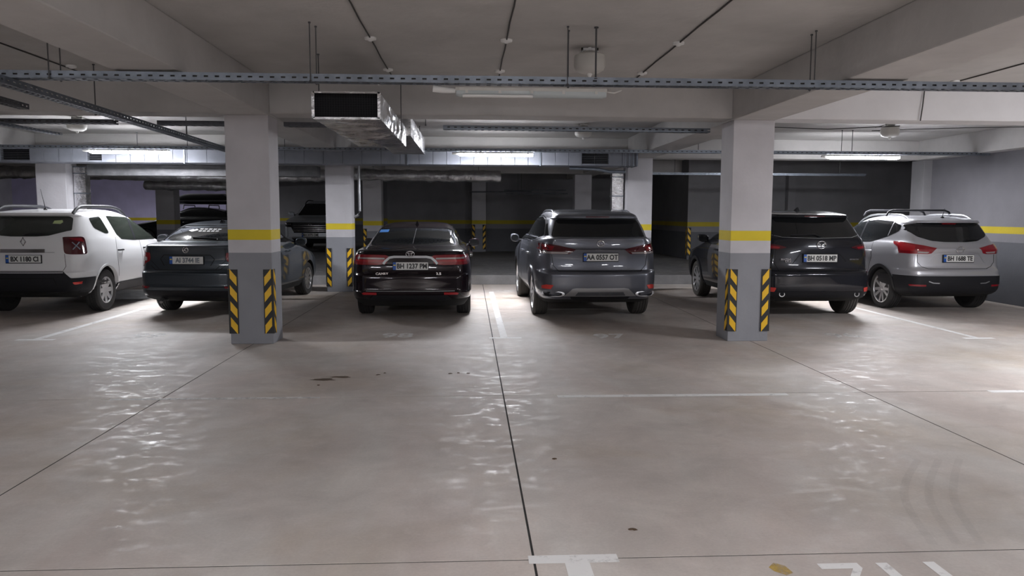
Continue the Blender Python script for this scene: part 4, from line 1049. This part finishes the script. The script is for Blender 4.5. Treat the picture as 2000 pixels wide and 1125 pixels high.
c.badge('emblem', ring_fn(.068, .056, .0065, (([(-.062, .016), (-.028, .014), (0, -.024), (.028, .014), (.062, .016)], .006),)), .02, 1.153)
c.word('MAZDA', -.52, .93, .042); c.word('CX-5', -.49, .90, .038); c.word('SKYACTIV', .55, .93, .026, sx=1.2)
c.ribbon('tailgate_gap', [(-.70, 1.07), (-.71, .90), (-.62, .76), (.62, .76), (.71, .90), (.70, 1.07)], .008, M['seam'])
c.ribbon('plate_recess_edge', [(-.42, .86), (-.30, 1.02), (.30, 1.02), (.42, .90)], .008, M['seam'])
c.patch('bumper_reflector', [(.68, .50), (.80, .51), (.82, .44), (.70, .435)], M['reflector'], mirror=True, off=.01, rnd=.015)
for sx in (-1, 1): c.exhaust(sx * .585, .40, .042, .042)
c.patch('lower_valance', [(-.75, .44), (.75, .44), (.70, .345), (-.70, .345)], M['black'], off=.006, rnd=.03)
c.wiper([(.02, 1.275), (-.05, 1.31), (-.42, 1.30)])
c.patch('high_brake_light', [(-.16, 1.597), (.16, 1.597), (.16, 1.58), (-.16, 1.58)], M['darkred'], off=.004)
c.mirror(2.95, 1.17, M['pdark']); c.handles((1.4, 2.3), .98); c.antenna(-.02, 1.0)
c.cladding(.92, .39, .45, M['black']); c.cladding(3.62, .39, .45, M['black'])

# ---- silver crossover by the right wall
QQ = dict(L=4.39, dark_below=.36, w=.90, ro=.85, wb=2.646, R=.345, rim=.245, spokes=10, twin=1, sw=.022, rimmat='alloy', taper=(.05, .06), front=[(.24, 4.15), (.5, 4.39), (.75, 4.33), (.9, 4.1), (.98, 3.6), (1.04, 3.25), (1.09, 3.05), (1.35, 2.5), (1.55, 2.05), (1.62, 1.8)],
    rows=[(.25, .36, .78, .2, .3, .05), (.31, .12, .83, .22, .38, .07), (.38, .03, .88, .24, .42, .09), (.50, .0, .895, .24, .45, .10), (.62, .0, .90, .24, .46, .11), (.635, .012, .90, .24, .46, .11), (.70, .03, .90, .24, .46, .11), (.73, .06, .90, .24, .46, .11),
          (.78, .085, .898, .22, .45, .11), (.95, .095, .89, .22, .44, .12), (1.05, .075, .87, .22, .42, .12), (1.09, .10, .855, .22, .42, .12), (1.145, .13, .825, .2, .4, .13), (1.18, .17, .795, .17, .36, .13),
          (1.32, .28, .74, .14, .33, .13), (1.475, .40, .68, .12, .3, .13), (1.49, .33, .665, .12, .3, .14), (1.525, .34, .64, .12, .3, .14), (1.56, .55, .595, .12, .3, .12), (1.592, .9, .49, .12, .3, .1), (1.61, 1.2, .3, .1, .2, .06)])
c = Car('crossover', 'silver crossover with black roof bar and red tail lights by the right wall', QQ, (8.03, 12.12), -1, M['psilver'])
c.patch('rear_window', [(-.735, 1.42), (-.60, 1.26), (-.40, 1.19), (-.2, 1.172), (.2, 1.172), (.40, 1.19), (.60, 1.26), (.735, 1.42), (.62, 1.465), (.5, 1.482), (-.5, 1.482), (-.62, 1.465)], M['glass'], rnd=.04)
c.patch('side_window', [(.62, 1.44), (.62, 1.34), (.88, 1.25), (1.3, 1.14), (2.85, 1.09), (2.5, 1.31), (2.05, 1.475), (1.45, 1.53), (.9, 1.505)], M['glass'], 'right', mirror=True, rnd=.05)
c.ribbon('window_pillar', [(.88, 1.26), (.86, 1.49)], .02, M['psilver'], 'right', mirror=True, off=.006)
c.ribbon('window_pillar', [(1.75, 1.13), (1.72, 1.52)], .05, M['black'], 'right', mirror=True, off=.006)
c.patch('windscreen', [(-.66, 1.13), (.66, 1.13), (.57, 1.52), (-.57, 1.52)], M['glass'], 'front', rnd=.04)
tl = c.patch('tail_light', [(.33, 1.075), (.52, 1.12), (.72, 1.155), (.86, 1.172), (1.02, 1.175), (1.01, 1.14), (.91, 1.085), (.88, .985), (.45, .975), (.40, .985)], M['red'], 'rear_right', mirror=True, rnd=.012, off=.009)
c.patch('lens_lower', [(.42, 1.01), (.58, 1.02), (.58, .99), (.45, .985)], M['lens'], 'rear_right', mirror=True, off=.012, parent=tl, rnd=.01)
c.patch('lens_core', [(.62, 1.115), (.80, 1.15), (.97, 1.16), (.88, 1.10), (.85, 1.03), (.62, 1.03)], M['redb'], 'rear_right', mirror=True, off=.012, parent=tl, rnd=.01)
c.plate('BH 1688 TE', .0, .905)
c.badge('emblem', ring_fn(.056, .052, .009, (([(-.075, 0), (.075, 0)], .011),)), .008, 1.05)
c.ribbon('tailgate_gap', [(-.66, .97), (-.66, .84), (-.60, .77), (-.50, .735), (.50, .735), (.60, .77), (.66, .84), (.66, .97)], .008, M['seam'])
c.ribbon('plate_recess_edge', [(-.47, .84), (-.36, .985), (-.30, 1.0), (.30, 1.0), (.36, .985), (.47, .84)], .012, M['satin'])
c.patch('lower_bumper', [(-.90, .62), (.90, .62), (.89, .45), (.84, .36), (.7, .31), (-.7, .31), (-.84, .36), (-.89, .45)], M['black'], off=.007, rnd=.03)
c.patch('side_cladding', [(.10, .62), (.48, .62), (.44, .32), (.2, .32)], M['black'], 'right', mirror=True, off=.007)
c.patch('side_cladding', [(1.22, .42), (3.1, .42), (3.1, .26), (1.22, .26)], M['black'], 'right', mirror=True, off=.012)
c.ribbon('bumper_chrome_tip', [(.35, .50), (.45, .505), (.52, .53)], .016, M['satin'], mirror=True, off=.012)
c.patch('bumper_reflector', [(.56, .475), (.78, .48), (.80, .45), (.56, .445)], M['red'], mirror=True, off=.011)
c.cladding(.85, .375, .43, M['black']); c.cladding(3.496, .375, .43, M['black'])
c.mirror(2.75, 1.12, M['psilver']); c.handles((1.28, 2.2), .985); c.rails(.56, .62, 2.3, .045, M['satin'], .015)
c.antenna(.03, .62, False, .16)
bm = bmesh.new(); zt = 1.70
bm_tube(bm, [(-.60, 1.25, 1.60), (-.56, 1.25, 1.67), (-.48, 1.25, zt), (.48, 1.25, zt), (.56, 1.25, 1.67), (.60, 1.25, 1.60)], .018, 8); obj('roof_bar', bm, M['black'], c.root, smooth=50)
bm = bmesh.new(); bm_tube(bm, [(-.60, 2.0, 1.60), (-.56, 2.0, 1.67), (-.48, 2.0, zt), (.48, 2.0, zt), (.56, 2.0, 1.67), (.60, 2.0, 1.60)], .018, 8); obj('roof_bar', bm, M['black'], c.root, smooth=50)
c.patch('high_brake_light', [(-.14, 1.482), (.14, 1.482), (.11, 1.462), (-.11, 1.462)], M['red'], off=.009)
c.wiper([(.12, 1.19), (.2, 1.21), (.42, 1.215)])
c.ribbon('door_gap', [(1.28, .5), (1.15, .9), (1.22, 1.14)], .007, M['seam'], 'right', mirror=True)
c.ribbon('door_gap', [(2.15, .45), (2.15, 1.12)], .007, M['seam'], 'right', mirror=True)

# ---- white crossover at the left
DU = dict(L=4.34, dark_below=.42, w=.90, ro=.83, wb=2.674, R=.345, rim=.215, spokes=8, sw=.034, rimmat='steel', tw=.215, arch=1.16, taper=(.04, .06), front=[(.24, 4.1), (.5, 4.34), (.75, 4.3), (.95, 4.15), (1.03, 3.7), (1.08, 3.35), (1.10, 3.2), (1.35, 2.72), (1.52, 2.36), (1.66, 1.9)],
    rows=[(.27, .38, .78, .2, .3, .05), (.35, .12, .83, .22, .36, .06), (.42, .03, .87, .22, .4, .07), (.55, .0, .89, .2, .4, .07), (.68, .0, .90, .2, .4, .07), (.70, .03, .90, .2, .4, .07),
          (.80, .05, .90, .2, .4, .07), (.95, .055, .885, .2, .38, .08), (1.05, .06, .865, .19, .36, .09), (1.18, .075, .835, .18, .34, .09), (1.235, .10, .815, .16, .32, .09),
          (1.38, .20, .765, .15, .3, .09), (1.55, .33, .70, .14, .28, .09), (1.565, .27, .685, .14, .28, .1), (1.60, .28, .655, .14, .28, .1), (1.63, .5, .60, .14, .28, .09), (1.655, .85, .48, .12, .26, .08), (1.665, 1.15, .3, .1, .2, .05)])
c = Car('crossover', 'white crossover with black bumper and roof rails beside the grey liftback', DU, (-6.84, 12.1), .3, M['pwhite'])
c.patch('rear_window', [(-.66, 1.33), (-.60, 1.32), (-.36, 1.25), (-.2, 1.238), (.2, 1.238), (.36, 1.25), (.60, 1.32), (.66, 1.33), (.615, 1.52), (.56, 1.548), (-.56, 1.548), (-.615, 1.52)], M['glassg'], rnd=.025)
c.patch('side_window', [(1.26, 1.555), (1.95, 1.535), (2.3, 1.48), (2.7, 1.33), (3.1, 1.12), (1.95, 1.13), (1.5, 1.16), (1.38, 1.24)], M['glassg'], 'right', mirror=True, rnd=.04)
c.ribbon('door_pillar', [(2.0, 1.13), (2.04, 1.535)], .07, M['black'], 'right', mirror=True, off=.006)
c.patch('quarter_glass', [(.66, 1.52), (1.03, 1.545), (1.14, 1.27), (1.0, 1.265), (.70, 1.36)], M['glassg'], 'right', mirror=True, rnd=.05)
c.patch('windscreen', [(-.66, 1.13), (.66, 1.13), (.58, 1.55), (-.58, 1.55)], M['glassg'], 'front', rnd=.04)
tl = c.patch('tail_light', [(.49, 1.215), (.50, 1.235), (.77, 1.235), (.80, 1.2), (.815, .99), (.79, .957), (.51, .965), (.485, 1.0)], M['darkred'], 'rear_right', mirror=True, rnd=.06, off=.012, depth=.03)
for q in (0, 1):
    for sx in (1, -1):
        a = PI / 4 + q * PI / 2
        P_ = [(.645 - .075 * math.cos(a), 1.095 - .08 * math.sin(a)), (.645 + .075 * math.cos(a), 1.095 + .08 * math.sin(a))]
        c.ribbon('light_cross', P_, .014, M['zinc'], 'rear_right' if sx > 0 else 'rear_left', off=.016, parent=tl[0 if sx > 0 else 1])
c.patch('lens_red', [(.55, 1.21), (.74, 1.215), (.78, 1.15), (.67, 1.17)], M['red'], 'rear_right', mirror=True, off=.015, parent=tl, rnd=.02)
c.ribbon('chrome_garnish', [(-.33, 1.02), (.33, 1.02)], .055, M['chrome'], off=.02, depth=.03)
c.ribbon('garnish_tip', [(-.46, .995), (.46, .995)], .012, M['satin'], off=.01)
c.plate('BX 1180 CI', .012, .895)
def diamond(bm):
    bm_tube(bm, [(0, 0, .062), (.038, 0, 0), (0, 0, -.062), (-.038, 0, 0)], .011, 6, closed=True)
c.badge('emblem', diamond, .01, 1.16)
c.patch('rear_bumper', [(-.90, .60), (-.70, .60), (-.60, .70), (.60, .70), (.70, .60), (.90, .60), (.88, .45), (.80, .40), (.55, .375), (-.55, .375), (-.80, .40), (-.88, .45)], M['black'], off=.012, depth=.02, rnd=.02)
c.ribbon('bumper_crease', [(-.52, .45), (-.46, .60), (.46, .60), (.52, .45)], .012, M['seam'], off=.014)
c.patch('side_cladding', [(.08, .60), (.45, .60), (.42, .36), (.2, .36)], M['black'], 'right', mirror=True, off=.008)
c.patch('side_cladding', [(1.22, .44), (3.1, .44), (3.1, .29), (1.22, .29)], M['black'], 'right', mirror=True, off=.012)
c.patch('bumper_reflector', [(.72, .535), (.84, .54), (.86, .51), (.74, .495)], M['reflector'], mirror=True, off=.016, rnd=.015)
c.cladding(.83, .40, .435, M['pwhite'])
c.mirror(2.95, 1.13, M['black']); c.handles((1.35, 2.35), .98, M['black']); c.rails(.60, .40, 2.25, .075, M['black'], .026)
c.antenna(0, .75, False, .33)
c.ribbon('tailgate_gap', [(-.60, .97), (-.62, .78), (-.58, .71), (.58, .71), (.62, .78), (.60, .97)], .006, M['seam'])
c.ribbon('door_gap', [(1.25, .50), (1.20, .9), (1.30, 1.2)], .007, M['seam'], 'right', mirror=True)
c.ribbon('door_gap', [(2.18, .45), (2.18, 1.12)], .007, M['seam'], 'right', mirror=True)
c.patch('window_sticker', [(.37, 1.48), (.48, 1.49), (.50, 1.455), (.47, 1.43), (.36, 1.435)], M['greensticker'], off=.006)
c.wiper([(.0, 1.255), (.05, 1.275), (.30, 1.27)])

# ---- grey liftback behind the left column
RA = dict(L=4.48, w=.853, ro=1.0, wb=2.60, R=.325, rim=.215, spokes=10, sw=.02, taper=(.05, .06), front=[(.2, 4.25), (.45, 4.48), (.7, 4.4), (.82, 4.2), (.92, 3.75), (1.0, 3.4), (1.04, 3.2), (1.25, 2.75), (1.4, 2.4), (1.48, 2.1)],
    rows=[(.22, .40, .74, .18, .3, .05), (.30, .10, .80, .2, .36, .06), (.37, .03, .835, .22, .4, .07), (.47, .0, .845, .22, .42, .08), (.49, .02, .847, .22, .42, .08), (.68, .015, .853, .22, .42, .09), (.71, .05, .853, .22, .42, .09), (.74, .07, .85, .2, .42, .09),
          (.88, .085, .838, .2, .4, .09), (1.01, .07, .81, .2, .4, .10), (1.09, .04, .775, .2, .36, .11), (1.115, .075, .755, .18, .34, .11), (1.135, .25, .72, .16, .3, .11), (1.15, .42, .70, .14, .28, .12), (1.28, .78, .655, .12, .25, .12), (1.40, 1.12, .60, .11, .22, .12), (1.435, 1.32, .555, .12, .22, .1), (1.465, 1.65, .46, .12, .2, .08), (1.48, 1.95, .28, .1, .15, .05)])
c = Car('liftback', 'slate grey liftback with a white window sticker behind the striped column', RA, (-4.34, 11.93), 5, M['pgrey'])
c.patch('rear_window', [(-.64, 1.165), (.64, 1.165), (.58, 1.36), (.52, 1.405), (-.52, 1.405), (-.58, 1.36)], M['glass'], rnd=.04)
c.patch('side_window', [(.85, 1.20), (1.4, 1.13), (2.95, 1.06), (2.6, 1.22), (2.15, 1.39), (1.6, 1.40), (1.1, 1.31)], M['glass'], 'right', mirror=True, rnd=.05)
c.patch('windscreen', [(-.62, 1.07), (.62, 1.07), (.53, 1.40), (-.53, 1.40)], M['glass'], 'front', rnd=.04)
tl = c.patch('tail_light', [(.51, 1.0), (.80, 1.015), (.87, .92), (.86, .80), (.66, .785), (.52, .87), (.505, .93)], M['red'], 'rear_right', mirror=True, rnd=.015, off=.009)
c.patch('clear_lens', [(.55, .93), (.83, .95), (.84, .885), (.55, .875)], M['lens'], 'rear_right', mirror=True, off=.011, parent=tl, rnd=.01)
c.plate('AI 3744 IE', .0, .885, tcol='zinc')
c.badge('emblem', ring_fn(.042, .042, .007, (([(-.03, -.02), (.0, .02), (.03, .02)], .008), ([(-.02, .0), (.02, -.02)], .008))), 0, 1.045)
c.ribbon('tailgate_gap', [(-.58, .80), (-.50, .735), (.50, .735), (.58, .80)], .008, M['seam'])
c.ribbon('tailgate_gap', [(-.585, 1.06), (-.585, .88), (-.44, .745)], .006, M['seam'], mirror=True)
c.ribbon('plate_recess_edge', [(-.36, .80), (-.42, .90), (-.36, .965), (.36, .965), (.42, .90), (.36, .80)], .010, M['seam'])
c.ribbon('spoiler_edge', [(-.70, 1.10), (-.3, 1.105), (.3, 1.105), (.70, 1.10)], .012, M['seam'], off=.002)
c.patch('bumper_reflector', [(.58, .485), (.76, .495), (.78, .465), (.60, .455)], M['red'], mirror=True, off=.008)
c.patch('lower_valance', [(-.66, .42), (.66, .42), (.60, .30), (-.60, .30)], M['black'], off=.008, rnd=.03)
bm = bmesh.new(); bm_tube(bm, [(-.42, .35, .27), (-.42, .08, .265), (-.40, .03, .24)], .024, 10); obj('exhaust_tip', bm, M['satin'], c.root, smooth=50)
c.wiper([(.30, 1.175), (.28, 1.20), (-.12, 1.215)], .012)
rt = c.patch('window_sticker', [(-.34, 1.325), (-.28, 1.345), (-.25, 1.335), (-.22, 1.35), (-.17, 1.33), (-.26, 1.305)], M['sticker'], off=.007)
for k in range(5): c.ribbon('sticker_lettering', [(-.16 + k * .075, 1.348 - k * .001), (-.105 + k * .075, 1.347 - k * .001)], .016, M['sticker'], off=.008, parent=rt)
for k in range(5): c.ribbon('sticker_lettering', [(-.15 + k * .07, 1.316), (-.10 + k * .07, 1.316)], .018, M['sticker'], off=.008, parent=rt)
c.mirror(2.85, 1.08, M['pgrey']); c.handles((1.45, 2.35), .93); c.antenna(.02, 1.45)
c.ribbon('fender_crease', [(3.15, .3), (3.1, .75), (3.2, .95)], .008, M['seam'], 'right', mirror=True)

# ---- silver-blue crossover facing out of the rear hall
SU = dict(QQ); SU.update(L=4.45, front=[(.24, 4.25), (.5, 4.45), (.95, 4.42), (1.02, 4.25), (1.10, 3.7), (1.14, 3.35), (1.17, 3.2), (1.4, 2.7), (1.62, 2.25), (1.72, 1.9)], taper=(.05, .03))
SU['rows'] = [(z * 1.06, *r) for z, *r in QQ['rows']]
c = Car('crossover', 'silver-blue crossover facing out between the columns in the rear hall', SU, (-5.22, 25.5 + 4.45), 180, M['psuv'], .36)
c.patch('windscreen', [(-.67, 1.19), (.67, 1.19), (.58, 1.60), (-.58, 1.60)], M['glass'], 'front', rnd=.04)
c.patch('side_window', [(.7, 1.5), (.75, 1.36), (1.4, 1.22), (2.9, 1.19), (2.5, 1.42), (2.05, 1.57), (1.45, 1.62)], M['glass'], 'right', mirror=True, rnd=.05)
g = c.patch('grille', [(-.84, .96), (.84, .96), (.84, .82), (.62, .80), (.52, .62), (-.52, .62), (-.62, .80), (-.84, .82)], M['void'], 'front', off=.008)
for k in range(5): c.ribbon('grille_bar', [(-.55, .92 - k * .06), (.55, .92 - k * .06)], .016, M['chrome'], 'front', off=.02, parent=g)
c.patch('headlight', [(.58, .95), (.84, .95), (.84, .85), (.62, .83)], M['glass'], 'front', mirror=True, off=.014)
for k in range(3): c.patch('headlamp_lens', ell(.65 + k * .075, .90, .022, .022, 10)[:-1], M['lens'], 'front', mirror=True, off=.018)
c.patch('lower_grille', [(-.62, .44), (.62, .44), (.50, .32), (-.50, .32)], M['black'], 'front', off=.01)
c.ribbon('skid_trim', [(-.6, .47), (.6, .47)], .03, M['satin'], 'front', off=.012)
c.plate('BH 3373 OM', 0, .55, front=True)
c.badge('emblem', ring_fn(.05, .03, .008), 0, .88, view='front')
c.mirror(2.85, 1.24, M['psuv'], .2)
c.rails(.58, .7, 2.4, .05, M['black'], .018)

# ---- black car with roof box, side-on in the rear hall
c = Car('sedan', 'black sedan seen side-on with a roof box in the rear hall', SED, (-7.75, 29.3), -90, M['pcoal'], .36)
c.patch('side_window', [(.95, 1.13), (1.6, 1.09), (3.2, 1.05), (2.8, 1.25), (2.35, 1.375), (1.75, 1.37), (1.25, 1.27)], M['glass'], 'right', mirror=True, rnd=.05)
c.patch('windscreen', [(-.66, 1.06), (.66, 1.06), (.56, 1.38), (-.56, 1.38)], M['glass'], 'front', rnd=.04)
c.mirror(3.0, 1.08); c.handles((1.55, 2.5), .92)
for y in (1.75, 2.65):
    bm = bmesh.new(); bm_tube(bm, [(-.62, y, 1.40), (-.55, y, 1.54), (.55, y, 1.54), (.62, y, 1.40)], .018, 8); obj('roof_bar', bm, M['black'], c.root, smooth=50)
rb = empty('roof_box', (-7.75, 29.3, .36), math.radians(90))
bm = bmesh.new(); rows = []
for i in range(15):
    t = i / 14; k = min(1, (t / .12) ** .5 if t < .12 else 1); k2 = 1 if t < .7 else 1 - .55 * ((t - .7) / .3) ** 2
    ring = []
    for q in range(16):
        a = 2 * PI * q / 16; cx, cz = math.cos(a), math.sin(a)
        ring.append(bm.verts.new((math.copysign(abs(cx) ** .6, cx) * .38 * (.9 + .1 * k) * (.75 + .25 * k2), 1.05 + t * 2.1, 1.57 + .2 * k2 * max(.55, k) + math.copysign(abs(cz) ** .6, cz) * .2 * k2 * max(.55, k))))
    rows.append(ring)
for A_, B_ in zip(rows, rows[1:]):
    for q in range(16): bm.faces.new((A_[q], A_[(q + 1) % 16], B_[(q + 1) % 16], B_[q]))
bm.faces.new(rows[0][::-1]); bm.faces.new(rows[-1])
obj('shell', bm, M['pcoal'], rb, smooth=50)
box('base_strip', (-.385, 1.1, 1.70), (.385, 3.0, 1.715), M['satin'], rb)
tag(rb, 'black roof box carried on the sedan in the rear hall', 'roof box')
